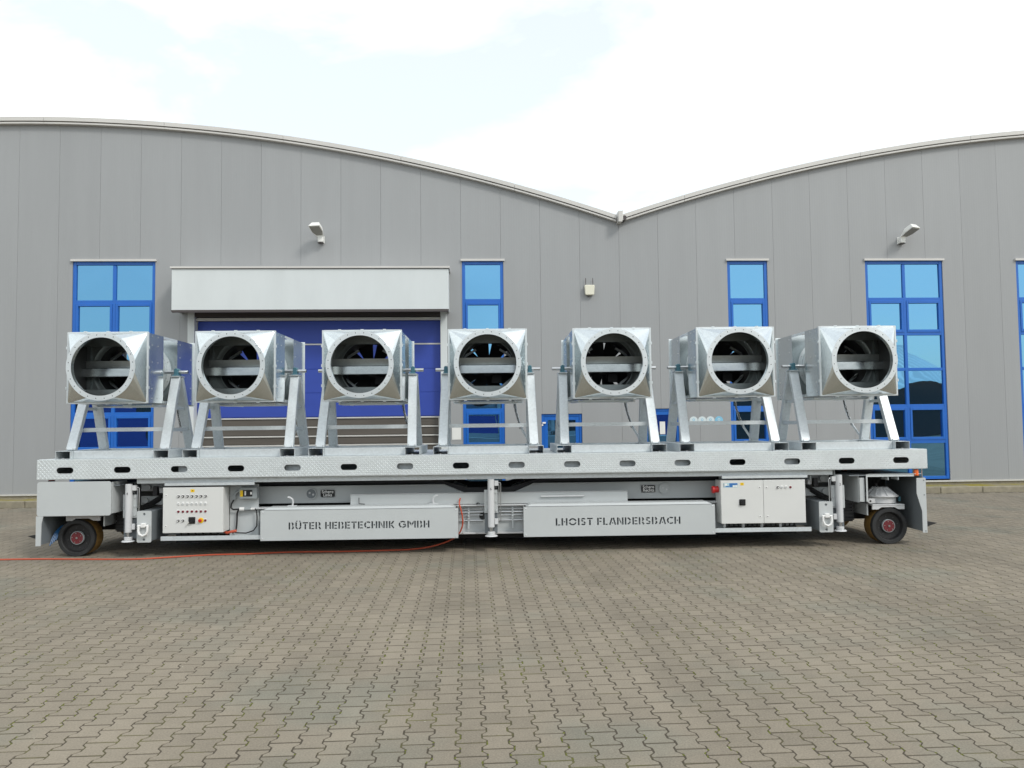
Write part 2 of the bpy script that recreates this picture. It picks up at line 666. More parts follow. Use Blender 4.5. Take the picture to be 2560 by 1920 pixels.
# nearest visible stones are objects of their own
def visible(x, y):
    xc = x * math.cos(R(2.8)) - y * math.sin(R(2.8))
    zc = x * math.sin(R(2.8)) + y * math.cos(R(2.8))
    return abs(xc) < zc * 0.64 and zc > 3.98
cand = sorted([k for k in cells if visible(k[2], k[3])], key=lambda k: k[3] * math.cos(R(2.8)) + k[2] * math.sin(R(2.8)))
single = set((k[0], k[1]) for k in cand[:300])
def stone_mesh(n):
    me = bpy.data.meshes.new('paving_stone')
    vsx = [(x, y, 0) for x, y in TOP] + [(x, y, -0.004) for x, y in BOT] + [(x, y, -0.02) for x, y in BOT]
    fs = [tuple(range(NS))] + [(i, NS + i, NS + (i + 1) % NS, (i + 1) % NS) for i in range(NS)]
    fs += [(NS + i, 2 * NS + i, 2 * NS + (i + 1) % NS, NS + (i + 1) % NS) for i in range(NS)]
    me.from_pydata(vsx, [], [tuple(reversed(f)) if 0 else f for f in fs])
    bm = bmesh.new(); bm.from_mesh(me)
    bmesh.ops.recalc_face_normals(bm, faces=bm.faces)
    for f in bm.faces:
        if len(f.verts) == NS and f.normal.z < 0:
            bmesh.ops.reverse_faces(bm, faces=bm.faces[:]); break
    bm.to_mesh(me); bm.free()
    me.materials.append(MATS['paving_single'])
    return me
sm = stone_mesh('paving_stone')
fv, ff, tone = [], [], []
for c, r, x, y in cells:
    dz = max(-0.0012, min(0.0012, random.gauss(0, 0.0007)))
    tx, ty = max(-0.006, min(0.006, random.gauss(0, 0.003))), max(-0.008, min(0.008, random.gauss(0, 0.004)))
    jx, jy = random.gauss(0, 0.0008), random.gauss(0, 0.0008)
    if (c, r) in single:
        o = bpy.data.objects.new('paving_stone', sm)
        o.location = (x + jx, y + jy, dz)
        o.rotation_euler = (tx, ty, ROTP)
        COL.objects.link(o)
        o.parent = pavement
        continue
    b0 = len(fv)
    for ring_, z in ((TOP, 0.0), (BOT, -0.004), (BOT, -0.02)):
        for px, py in ring_:
            fv.append((x + jx + px * cr_ - py * sr_, y + jy + px * sr_ + py * cr_, z + dz + py * tx - px * ty))
    t = random.random()
    ff.append(tuple(b0 + i for i in range(NS)))
    tone.append(t)
    for i in range(NS):
        j = (i + 1) % NS
        ff.append((b0 + i, b0 + NS + i, b0 + NS + j, b0 + j)); tone.append(t)
        if y < 9:
            ff.append((b0 + NS + i, b0 + 2 * NS + i, b0 + 2 * NS + j, b0 + NS + j)); tone.append(t)
fm = bpy.data.meshes.new('paving_stones')
fm.from_pydata(fv, [], ff)
at = fm.attributes.new('tone', 'FLOAT', 'FACE')
at.data.foreach_set('value', tone)
tag(link('paving_stones', fm, 'paving_field', pavement), kind='stuff')

from mathutils import noise as mnoise
mat('moss', (0.115, 0.125, 0.02), 0.9, noise=0.3, nscale=30)
mat('grit', (0.42, 0.40, 0.33), 0.8, noise=0.3, nscale=50)
mv, mf = [], []
def tuft(x, y, r_, h):
    b0 = len(mv)
    k = 5
    a0 = random.random() * 6.28
    for i in range(k):
        a = a0 + 2 * math.pi * i / k
        q = r_ * random.uniform(0.55, 1.15)
        mv.append((x + q * math.cos(a), y + q * math.sin(a), -0.003))
    mv.append((x, y, h))
    for i in range(k):
        mf.append((b0 + i, b0 + (i + 1) % k, b0 + k))
for c, r, x, y in cells:
    if not (3.6 < y < 10.5):
        continue
    for side in range(5):
        dy = (side - 2) / 5 * RP + random.uniform(-0.01, 0.01)
        q = abs(dy) < RP / 4
        bx = CP / 2 + (-0.0135 if q else 0.0135)
        px, py = x + bx, y + dy
        nval = mnoise.noise((px * 1.3, py * 1.3, 0)) + 0.7 * mnoise.noise((px * 5, py * 5, 3))
        if nval > 0.26 and random.random() < 0.75:
            for _ in range(2):
                tuft(px + random.gauss(0, 0.003), py + random.gauss(0, 0.006), random.uniform(0.004, 0.011), random.uniform(0.0005, 0.006))
tag(MB().add(mv, mf).build('joint_moss', 'moss', pavement), kind='stuff')
gv, gf = [], []
for _ in range(240):
    y = random.uniform(3.7, 17)
    x = random.uniform(-0.66, 0.72) * y
    b0 = len(gv)
    r_ = random.uniform(0.002, 0.007) * (1.6 if y > 10 else 1)
    a0 = random.random() * 6
    for i in range(5):
        a = a0 + i * 1.2566
        q = r_ * random.uniform(0.6, 1.3)
        gv.append((x + q * math.cos(a), y + q * math.sin(a) * 0.7, 0.0014))
    gv.append((x, y, 0.0014 + r_ * 0.35))
    for i in range(5):
        gf.append((b0 + i, b0 + (i + 1) % 5, b0 + 5))
tag(MB().add(gv, gf).build('loose_grit', 'grit', pavement), kind='stuff')

# ------------------------------------------------------------------ industrial hall
WY = 18.30                       # outer face of the cladding
VX, RZ, RR = 3.47, 8.92, 40.0    # valley between the two vaults, apex height, arc radius
def roof_z(x):
    ax = -10.05 if x < VX else 17.0
    return RZ - (x - ax) ** 2 / (2 * RR)
hall = tag(empty('industrial_hall', (0, WY, 0)), 'grey panelled hall with two vaulted roofs meeting in a valley', 'building')
H0 = -WY                          # children use world y through this offset
BX0, BX1 = -23.5, 30.4
def hb(y):                        # world y -> hall local y
    return y - WY
# dark backing behind joints and openings
prof = [(BX0 + (BX1 - BX0) * i / 120, ) for i in range(121)]
poly = [(BX0, 0.0)] + [(BX1, 0.0)] + [(p[0], roof_z(p[0]) - 0.15) for p in reversed(prof)]
MB().prism(poly, hb(18.75), hb(18.80)).build('backing_wall', 'dark_inside', hall)

ROWS = [(5.50, 4.68, 0), (4.56, 3.88, 1), (3.76, 2.97, 0), (2.90, 2.09, 0), (1.97, 1.28, 1), (1.15, 0.36, 0)]
WINS = [(-9.22, -7.35, 2, 'leftmost'), (-0.26, 0.72, 1, ''), (6.10, 7.08, 1, ''), (9.49, 11.42, 2, ''), (13.27, 15.2, 2, '')]
OPEN = [(a, b, 0.29, 5.58) for a, b, c, d in WINS]
GATE = (-6.60, -0.62)
OPEN.append((GATE[0], GATE[1], 0.0, 4.40))
OPEN.append((1.58, 2.54, 0.2, 1.95))
OPEN.append((4.04, 4.86, 0.2, 2.05))

joints = [-10.46, -9.55, -8.62, -7.70, -6.78, -5.86, -4.94, -4.02, -3.09, -2.16, -1.22, -0.28, 0.66, 1.60, 2.54, 3.49,
          4.43, 5.36, 6.30, 7.24, 8.17, 9.11, 10.06, 11.00, 11.94, 12.87]
while joints[0] > BX0 + 0.9: joints.insert(0, joints[0] - 0.92)
while joints[-1] < BX1 - 0.9: joints.append(joints[-1] + 0.94)
for xa, xb in zip(joints[:-1], joints[1:]):
    xa, xb = xa + 0.002, xb - 0.002
    cuts = {xa, xb, (xa + xb) / 2}
    for a, b, c, d in OPEN:
        for e in (a, b):
            if xa < e < xb: cuts.add(e)
    if xa < VX < xb: cuts.add(VX)
    cuts = sorted(cuts)
    mbp = MB()
    for u, w in zip(cuts[:-1], cuts[1:]):
        mid_ = (u + w) / 2
        segs = [(0.26, None)]
        for a, b, c, d in OPEN:
            if a - 1e-4 <= mid_ <= b + 1e-4:
                segs = ([(0.26, c)] if c > 0.32 else []) + [(d, None)]
        for z0, z1 in segs:
            zu = (roof_z(min(u, VX - 1e-4) if mid_ < VX else u) - 0.13) if z1 is None else z1
            zw = (roof_z(min(w, VX - 1e-4) if mid_ < VX else w) - 0.13) if z1 is None else z1
            ys, ye = 0.0, 0.08
            mbp.add([(u, ys, z0), (w, ys, z0), (w, ye, z0), (u, ye, z0), (u, ys, zu), (w, ys, zw), (w, ye, zw), (u, ye, zu)],
                    [(0, 3, 2, 1), (4, 5, 6, 7), (0, 1, 5, 4), (1, 2, 6, 5), (2, 3, 7, 6), (3, 0, 4, 7)])
    mbp.build('wall_panel', 'cladding', hall)
# foot flashing and plinth
for xa, xb in ((BX0, GATE[0]), (GATE[1], BX1)):
    box('foot_flashing', 'alu', hall, xa, xb, -0.025, 0.05, 0.222, 0.258)
    box('plinth', 'concrete', hall, xa, xb, 0.012, 0.2, -0.05, 0.219)

# vaulted roof, fascia pieces with a dark shadow line and a lower trim
def arc_strip(name, m, x0, x1, dz0, dz1, y0, y1, parent):
    n = 10
    b = MB()
    xs = [x0 + (x1 - x0) * i / n for i in range(n + 1)]
    vs_ = []
    for x in xs:
        ax = -10.05 if (x0 + x1) / 2 < VX else 17.0
        z = RZ - (x - ax) ** 2 / (2 * RR)
        vs_ += [(x, y0, z + dz0), (x, y0, z + dz1), (x, y1, z + dz1), (x, y1, z + dz0)]
    fs = [(0, 1, 2, 3), tuple(4 * n + i for i in (3, 2, 1, 0))]
    for i in range(n):
        a, c = 4 * i, 4 * i + 4
        for k in range(4):
            fs.append((a + k, a + (k + 1) % 4, c + (k + 1) % 4, c + k))
    b.add(vs_, fs)
    return b.build(name, m, parent)
fj = [-23.4, -20.8, -18.1, -15.35, -12.6, -9.87, -7.14, -4.41, -1.67, 1.0, 3.42]
fr = [3.55, 5.07, 6.67, 9.41, 12.18, 14.9, 17.6, 20.3, 23.0, 25.7, 28.4, 30.3]
for lst in (fj, fr):
    for a, b in zip(lst[:-1], lst[1:]):
        f = arc_strip('fascia', 'fascia', a + 0.004, b - 0.004, -0.085, 0.01, -0.13, 0.3, hall)
        arc_strip('shadow_line', 'trim_dark', a, b, -0.105, -0.0855, -0.09, 0.3, f)
        arc_strip('trim', 'fascia', a + 0.003, b - 0.003, -0.145, -0.1055, -0.11, 0.3, f)
for a, b in ((BX0, VX), (VX, BX1)):
    n = 24
    vs_, fs = [], []
    for i in range(n + 1):
        x = a + (b - a) * i / n
        ax = -10.05 if b <= VX + 0.01 else 17.0
        z = RZ - (x - ax) ** 2 / (2 * RR) - 0.03
        vs_ += [(x, 0.31, z), (x, 26, z)]
    fs = [(2 * i, 2 * i + 2, 2 * i + 3, 2 * i + 1) for i in range(n)]
    MB().add(vs_, fs).build('roof', 'far_roof', hall)
# valley gutter end with downpipe stub
vg = box('gutter_end', 'fascia', hall, 3.44, 3.53, -0.28, 0.2, 6.46, 6.72, 0.004)
MB().cyl((3.585, -0.26, 6.56), (3.585, 0.1, 6.56), 0.055, n=14).build('pipe_stub', 'trim_dark', vg)
box('flange', 'alu', vg, 3.532, 3.552, -0.262, 0.1, 6.50, 6.73)

# windows
def window(x0, x1, cols, label):
    W_ = (x1 - x0) / cols
    fr_ = 0.075
    zs = [5.58, 0.29]
    fb = MB()
    y0, y1 = 0.022, 0.10
    fb.box(x0, x0 + fr_, y0, y1, 0.29, 5.575)
    fb.box(x1 - fr_, x1, y0, y1, 0.29, 5.575)
    for k in range(1, cols):
        xm = x0 + W_ * k
        fb.box(xm - 0.036, xm + 0.036, y0, y1, 0.30, 5.49)
    xi0, xi1 = x0 + fr_, x1 - fr_
    edges = [5.575] + [v for r_ in ROWS for v in r_[:2]] + [0.29]
    for a, b in zip(edges[0::2], edges[1::2]):
        fb.box(xi0, xi1, y0 + 0.003, y1 - 0.002, b, a)
    w = fb.build('window', 'frame_blue', hall, bevel=0.004)
    if label: w['label'] = label
    for k in range(cols):
        a = x0 + W_ * k + (fr_ if k == 0 else 0.036)
        b = x0 + W_ * (k + 1) - (fr_ if k == cols - 1 else 0.036)
        for z1, z0, sash in ROWS:
            if sash:
                q = 0.055
                s_ = MB()
                e = 0.004
                ya, yb = y0 - 0.012, y1 - 0.01
                s_.box(a + e, a + q, ya, yb, z0 + e - 0.05, z1 - e + 0.05)
                s_.box(b - q, b - e, ya, yb, z0 + e - 0.05, z1 - e + 0.05)
                s_.box(a + q, b - q, ya, yb, z1 - 0.02, z1 - e + 0.05)
                s_.box(a + q, b - q, ya, yb, z0 + e - 0.05, z0 + 0.02)
                s_.build('sash', 'frame_blue', w, bevel=0.004)
                pa, pb, pz0, pz1 = a + q, b - q, z0 + 0.02, z1 - 0.02
            else:
                pa, pb, pz0, pz1 = a, b, z0, z1
            tl, tv = random.gauss(0, 0.0035), random.gauss(0, 0.003)
            MB().add([(pa, 0.060, pz0), (pb, 0.060 + tl, pz0), (pb, 0.060 + tl + tv, pz1), (pa, 0.060 + tv, pz1)],
                     [(0, 1, 2, 3)]).build('pane', 'pane_glass', w)
    box('head_flashing', 'fascia', w, x0 - 0.03, x1 + 0.03, -0.05, 0.02, 5.578, 5.625)
for x0, x1, c, lb in WINS:
    window(x0, x1, c, None)

# gate: sectional door under a sheet metal canopy
gate = box('gate', 'gate_blue', hall, GATE[0] + 0.16, GATE[1] - 0.16, 0.205, 0.25, 1.93, 4.40)
gx0, gx1 = GATE[0] + 0.16, GATE[1] - 0.16
for i, (z0, z1) in enumerate(((1.945, 2.50), (2.504, 3.06), (3.064, 3.625), (3.665, 4.20), (4.204, 4.39))):
    box('section', 'gate_blue', gate, gx0 + 0.004, gx1 - 0.004, 0.19, 0.2035, z0, z1, 0.004)
box('joint_strip', 'alu', gate, gx0 + 0.004, gx1 - 0.004, 0.182, 0.2035, 3.629, 3.661)
zr = [1.93, 1.715, 1.505, 1.295, 1.085, 0.875, 0.665, 0.455, 0.245, 0.02]
for z1, z0 in zip(zr[:-1], zr[1:]):
    box('lower_section', 'gate_brown', gate, gx0 + 0.03, gx1 - 0.03, 0.21, 0.235, z0 + 0.003, z1 - 0.042, 0.012)
    box('section_rail', 'alu', gate, gx0 + 0.002, gx1 - 0.002, 0.186, 0.24, z1 - 0.038, z1 - 0.002, 0.006)
for x in (gx0 + 0.012, gx1 - 0.06):
    box('stile', 'alu', gate, x, x + 0.046, 0.176, 0.205, 0.02, 1.925, 0.006)
for xa, xb, nm in ((GATE[0], GATE[0] + 0.155, 'l'), (GATE[1] - 0.155, GATE[1], 'r')):
    box('gate_jamb', 'canopy', hall, xa, xb, -0.02, 0.26, 0.0, 4.40, 0.006)
box('gate_lintel', 'trim_dark', hall, gx0 - 0.002, gx1 + 0.002, -0.01, 0.18, 4.28, 4.397)
box('gate_guide', 'alu', hall, gx0, gx1, 0.06, 0.17, 4.20, 4.262)
can = MB()
can.box(-6.75, -0.56, -0.60, -0.575, 4.355, 5.28)
can.box(-6.75, -6.725, -0.572, -0.003, 4.355, 5.28)
can.box(-0.585, -0.56, -0.572, -0.003, 4.355, 5.28)
canopy = can.build('canopy', 'canopy', hall, bevel=0.004)
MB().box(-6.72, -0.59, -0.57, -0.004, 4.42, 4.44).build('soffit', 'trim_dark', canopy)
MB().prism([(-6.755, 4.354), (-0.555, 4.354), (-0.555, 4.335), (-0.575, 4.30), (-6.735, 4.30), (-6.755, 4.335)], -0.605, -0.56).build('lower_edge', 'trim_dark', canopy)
for a, b in ((-6.78, -4.2), (-4.196, -2.2), (-2.196, -0.53)):
    box('coping', 'fascia', canopy, a, b, -0.635, -0.003, 5.292, 5.335, 0.003)
box('shadow_gap', 'trim_dark', canopy, -6.745, -0.565, -0.606, -0.003, 5.281, 5.291)

# side doors
def door(x0, x1, z1, gl, label):
    f = MB()
    f.box(x0, x0 + 0.06, 0.03, 0.1, 0.2, z1)
    f.box(x1 - 0.06, x1, 0.03, 0.1, 0.2, z1)
    f.box(x0 + 0.06, x1 - 0.06, 0.033, 0.1, z1 - 0.06, z1)
    d = f.build('door', 'frame_blue', hall, bevel=0.004)
    d['label'] = label
    l_ = MB()
    a, b, t = x0 + 0.064, x1 - 0.064, z1 - 0.064
    g0, g1 = gl
    l_.box(a, g0, 0.045, 0.09, 0.21, t)
    l_.box(g1, b, 0.045, 0.09, 0.21, t)
    l_.box(g0, g1, 0.045, 0.09, t - 0.085, t)
    l_.box(g0, g1, 0.045, 0.09, 0.21, 0.42)
    l_.build('leaf', 'frame_blue', d, bevel=0.003)
    MB().add([(g0, 0.07, 0.42), (g1, 0.07, 0.42), (g1, 0.07, t - 0.085), (g0, 0.07, t - 0.085)], [(0, 1, 2, 3)]).build('pane', 'pane_glass', d)
    MB().tube([(a + 0.05, 0.045, 1.12), (a + 0.05, 0.0, 1.12), (a + 0.16, 0.0, 1.12)], 0.01).build('handle', 'steel', d)
    return d
d1 = door(1.58, 2.54, 1.95, (1.73, 2.39), 'blue framed glass door near the middle of the hall wall')
box('door_closer', 'white', d1, 1.60, 1.68, 0.0, 0.03, 1.72, 1.76, 0.004)
box('door_switch', 'white', d1, 1.585, 1.62, 0.0, 0.03, 1.67, 1.705, 0.004)
d2 = door(4.04, 4.86, 2.05, (4.11, 4.79), 'dark glazed blue door with a paper notice')
pn = tag(box('paper_notice', 'paper', None, 4.40, 4.53, WY + 0.060, WY + 0.0625, 1.44, 1.74),
         'white paper notice stuck on the dark glazed blue door', 'notice')
pn2 = tag(box('wall_notice', 'paper', None, -0.52, -0.31, WY - 0.008, WY - 0.001, 1.37, 1.67, 0.002),
          'white blank plate on the grey wall beside the gate', 'sign')
# round safety signs
for i, x in enumerate((5.20, 5.405, 5.605, 5.81)):
    o = MB().cyl((x, WY - 0.006, 1.755), (x, WY - 0.001, 1.755), 0.098, n=40).build('safety_sign', 'sign_sky' if i == 3 else 'sign_pale')
    names = ['leftmost of the four round signs on the grey wall, pale white', 'second round pale sign from the left on the grey wall',
             'third round pale sign from the left, beside the blue one', 'light blue round sign, rightmost of the four on the wall']
    tag(o, names[i], 'sign', 'round safety signs on the hall wall')
    fig = MB()
    fig.ring((x, WY - 0.0075, 1.775), (0, 1, 0), 0.018, 0.03, 0.0012, 20)
    fig.box(x - 0.03, x + 0.03, WY - 0.0075, WY - 0.0063, 1.70, 1.735)
    fig.build('pictogram', 'sign_pale' if i == 3 else 'sign_sky', o)

# wall lamps
def wall_lamp(x, z, lean, label):
    t = tag(empty('wall_lamp', (x, WY, z)), label, 'lamp', 'lamps on the hall wall')
    MB().box(-0.07, 0.07, -0.02, -0.001, -0.09, 0.08).build('back_plate', 'lamp_white', t, bevel=0.004)
    MB().prism([(-0.06, -0.085), (0.06, -0.085), (0.06, 0.07), (-0.06, 0.07)], -0.16, -0.021).build('bracket', 'lamp_white', t, bevel=0.012)
    MB().prism([(-0.065, -0.10), (0.065, -0.10), (0.0, -0.085)], -0.15, -0.02).build('bracket_foot', 'trim_dark', t)
    # tilted head: tapered hood above a flat lens
    h = empty('head', (0, -0.09, 0.03))
    h.parent = t
    h.rotation_euler = (R(-24), 0, R(lean))
    h.scale = (0.86, 0.86, 0.86)
    n = 0
    L0, L1 = 0.02, 0.52
    bot = [(-0.10, -L0, 0), (0.10, -L0, 0), (0.165, -0.25, 0), (0.165, -L1, 0), (-0.165, -L1, 0), (-0.165, -0.25, 0)]
    top = [(-0.06, -0.05, 0.07), (0.06, -0.05, 0.07), (0.11, -0.25, 0.15), (0.105, -L1 + 0.05, 0.15), (-0.105, -L1 + 0.05, 0.15), (-0.11, -0.25, 0.15)]
    MB().add(bot + top, [(5, 4, 3, 2, 1, 0), (6, 7, 8, 9, 10, 11)] + [(i, (i + 1) % 6, 6 + (i + 1) % 6, 6 + i) for i in range(6)]).build('hood', 'lamp_white', h, bevel=0.012, seg=2)
    MB().add([(-0.085, -0.1, -0.004), (0.085, -0.1, -0.004), (0.138, -0.25, -0.02), (0.138, -0.49, -0.02), (-0.138, -0.49, -0.02), (-0.138, -0.25, -0.02),
              (-0.085, -0.1, 0.01), (0.085, -0.1, 0.01), (0.138, -0.25, 0.01), (0.138, -0.49, 0.01), (-0.138, -0.49, 0.01), (-0.138, -0.25, 0.01)],
             [(5, 4, 3, 2, 1, 0)] + [(i, (i + 1) % 6, 6 + (i + 1) % 6, 6 + i) for i in range(6)]).build('lens', 'lamp_glass', h, bevel=0.004)
    return t
wall_lamp(-3.54, 6.09, -12, 'white wall lamp above the blue gate')
wall_lamp(10.38, 6.07, 24, 'white wall lamp above the right-hand two-column window')

# antenna housing
an = tag(empty('wall_antenna', (2.755, WY, 4.87)), 'small cream antenna box with two thin rods on the grey wall', 'antenna')
MB().prism([(-0.09, -0.12), (0.09, -0.12), (0.105, -0.1), (0.12, 0.1), (0.11, 0.12), (-0.11, 0.12), (-0.12, 0.1), (-0.105, -0.1)], -0.11, -0.02).build('housing', 'antenna_cream', an, bevel=0.015, seg=2)
MB().box(-0.05, 0.05, -0.019, -0.001, -0.1, 0.1).build('mount', 'trim_dark', an)
for x in (-0.085, 0.085):
    MB().cyl((x, -0.05, 0.12), (x, -0.05, 0.29), 0.008, n=8).build('rod', 'trim_dark', an)
MB().tube([(0.0, -0.06, -0.12), (-0.01, -0.05, -0.15), (-0.04, -0.02, -0.15)], 0.008).build('cable_end', 'trim_dark', an)

# kerb and mossy verge along the wall
for nm, xa, xb in (('a', BX0, -6.9), ('b', -0.3, BX1)):
    v = MB().add([(xa, 17.93, 0.135), (xb, 17.93, 0.135), (xb, 18.31, 0.155), (xa, 18.31, 0.155)], [(0, 1, 2, 3)])
    tag(v.build('verge', 'verge'), kind='structure')
kerb = tag(empty('kerb', (0, 17.82, 0)), kind='structure')
for xa, xb in ((-18.0, -6.9), (-0.3, 19.0)):
    n = int(round((xb - xa) / 1.0))
    for i in range(n):
        a = xa + (xb - xa) * i / n
        b = xa + (xb - xa) * (i + 1) / n
        dz = random.gauss(0, 0.006)
        box('kerb_stone', 'concrete', kerb, a + 0.006, b - 0.006, random.gauss(0, 0.004), 0.115, -0.05, 0.14 + dz, 0.012)
# asphalt apron in front of the gate
tag(MB().box(-6.9, -0.3, 17.80, 18.5, -0.03, 0.004).build('gate_apron', 'concrete'), kind='structure')

# ------------------------------------------------------------------ hall across the yard (seen only as a reflection)
opp = tag(empty('opposite_hall', (0, -26, 0)), 'low hall with ribbed metal roof, mirrored in the tall window panes', 'building')
MB().box(-40, 40, -14, 0, 0, 4.2).build('wall', 'far_wall', opp)
vs_, fs = [], []
xs = [-41 + i * 0.35 for i in range(236)]
for i, x in enumerate(xs):
    d = 0.07 if i % 2 else 0.0
    for k in range(7):
        t = k / 6
        vs_.append((x, 0.4 - 15 * t, 4.15 + 4.6 * math.sin(t * math.pi / 2) + d))
for i in range(len(xs) - 1):
    for k in range(6):
        fs.append((i * 7 + k, i * 7 + 7 + k, i * 7 + 8 + k, i * 7 + 1 + k))
MB().add(vs_, fs).build('roof', 'far_roof', opp)
for x in (-22, -9, 4.5, 18):
    MB().add([(x, -8, 8.2), (x + 2.4, -8, 8.2), (x + 2.4, -9.6, 9.6), (x, -9.6, 9.6), (x, -9.6, 8.3), (x + 2.4, -9.6, 8.3)],
             [(0, 1, 2, 3), (3, 2, 5, 4), (0, 3, 4), (1, 5, 2)]).build('skylight', 'steel_dark', opp)
for x in (-30, -16, -2, 12, 26):
    box('roller_door', 'gate_blue', opp, x, x + 4, 0.0, 0.05, 0, 3.6)

# ------------------------------------------------------------------ trailer
TRZ = R(-1.3)
T0 = Vector((0.19 * math.cos(TRZ), 10.62 + 0.19 * math.sin(TRZ), 0))
trailer = tag(empty('lift_trailer', T0, TRZ), 'long light grey scissor-lift trailer with a galvanised checker plate deck', 'trailer')
DZ0, DZ1 = 1.063, 1.325
DL = 6.03
DD = 2.30                        # deck depth
# deck plate and fascias with hand-hole slots
deck = MB()
deck.box(-DL, DL, 0.012, DD, DZ1 - 0.014, DZ1)
deck.build('deck_plate', 'galv_deck', trailer)
slots = [(-5.66 + i * 0.755) for i in range(16)]
holes = [stadium(x, 1.180, 0.222, 0.082) for x in slots]
fas = curve_plate('deck_fascia', 'galv_deck', trailer, [(-DL, DZ0), (DL, DZ0), (DL, DZ1 + 0.001), (-DL, DZ1 + 0.001)], holes, 0.0, 0.010)
box('deck_fascia', 'galv_deck', trailer, -DL, DL, DD, DD + 0.01, DZ0, DZ1)
box('deck_fascia', 'galv_deck', trailer, -DL, -DL + 0.01, 0.0105, DD, DZ0, DZ1 - 0.0145)
box('deck_fascia', 'galv_deck', trailer, DL - 0.01, DL, 0.0105, DD, DZ0, DZ1 - 0.0145)
# raised tread lugs
lv, lf = [], []
def lug(cx, cz, ang, top=False):
    b0 = len(lv)
    ca, sa = math.cos(ang), math.sin(ang)
    base = [(-0.0165, 0), (-0.006, -0.005), (0.006, -0.005), (0.0165, 0), (0.006, 0.005), (-0.006, 0.005)]
    for sc_, h in ((1.0, 0.0), (0.5, 0.0035)):
        for x, y in base:
            X, Z = (x * ca - y * sa) * sc_, (x * sa + y * ca) * sc_
            lv.append((cx + X, cz + Z, DZ1 + h) if top else (cx + X, -h, cz + Z))
    for i in range(6):
        j = (i + 1) % 6
        lf.append((b0 + i, b0 + j, b0 + 6 + j, b0 + 6 + i))
    lf.append(tuple(b0 + 6 + i for i in range(6)))
pitch = 0.0265
nx = int(2 * DL / pitch)
for i in range(nx):
    for j in range(9):
        x, z = -DL + 0.02 + i * pitch, DZ0 + 0.018 + j * 0.0285
        near = min(slots, key=lambda s_: abs(s_ - x))
        if abs(near - x) < 0.125 and abs(z - 1.18) < 0.055:
            continue
        lug(x, z, R(42) if (i + j) % 2 else R(-42))
    for j in range(4):
        lug(-DL + 0.02 + i * pitch, 0.02 + j * 0.0285, R(42) if (i + j) % 2 else R(-42), True)
tag(MB().add(lv, lf).build('tread_pattern', 'galv_deck', fas), kind='stuff')
# deck underframe
box('deck_beam', 'galv_steel', trailer, -4.75, 4.75, 0.09, 0.16, 0.985, DZ0 - 0.001, 0.003)
box('deck_beam', 'galv_steel', trailer, -4.75, 4.75, DD - 0.16, DD - 0.09, 0.985, DZ0 - 0.001)
box('deck_edge', 'galv_steel', trailer, -DL + 0.02, DL - 0.02, 0.0105, 0.075, DZ0 - 0.006, DZ0 + 0.004)
for i in range(25):
    x = -5.9 + i * 0.4917
    box('cross_beam', 'galv_steel', trailer, x - 0.03, x + 0.03, 0.02, DD - 0.02, 1.225, DZ1 - 0.016)
for y in (0.62, 1.62):
    box('long_beam', 'paint_dark', trailer, -5.9, 5.9, y, y + 0.1, 1.08, 1.222)
box('deck_floor', 'paint_dark', trailer, -5.95, 5.95, 0.35, DD - 0.05, 1.055, 1.063)

for k in (2, 4, 6, 8, 9, 10, 11, 13):
    box('slot_gusset', 'galv_steel', trailer, slots[k] - (0.06 if k in (2, 13) else 0.13), slots[k] + 0.13, 0.13, 0.138, 1.085, 1.27)
for s_ in (-1, 1):
    for k in range(4):
        pts = [(s_ * (3.4 + 0.05 * k), 0.60 + 0.05 * k, 0.93 - 0.02 * k), (s_ * 4.1, 0.62 + 0.04 * k, 0.91 - 0.03 * k), (s_ * (4.5 + 0.04 * k), 0.48 + 0.03 * k, 0.84 - 0.05 * k), (s_ * (4.72 + 0.03 * k), 0.45, 0.70 - 0.04 * k), (s_ * (4.9 + 0.03 * k), 0.47, 0.62 - 0.06 * k)]
        MB().tube(pts, 0.014, n=8).build('hydraulic_hose', 'rubber', trailer, smooth=True)
    for k in range(3):
        box('valve', 'paint_post' if k == 1 else 'steel_dark', trailer, *sorted((s_ * (4.43 + 0.09 * k), s_ * (4.49 + 0.09 * k))), 0.40, 0.47, 0.80 + 0.03 * (k % 2), 0.88 + 0.02 * k, 0.004)
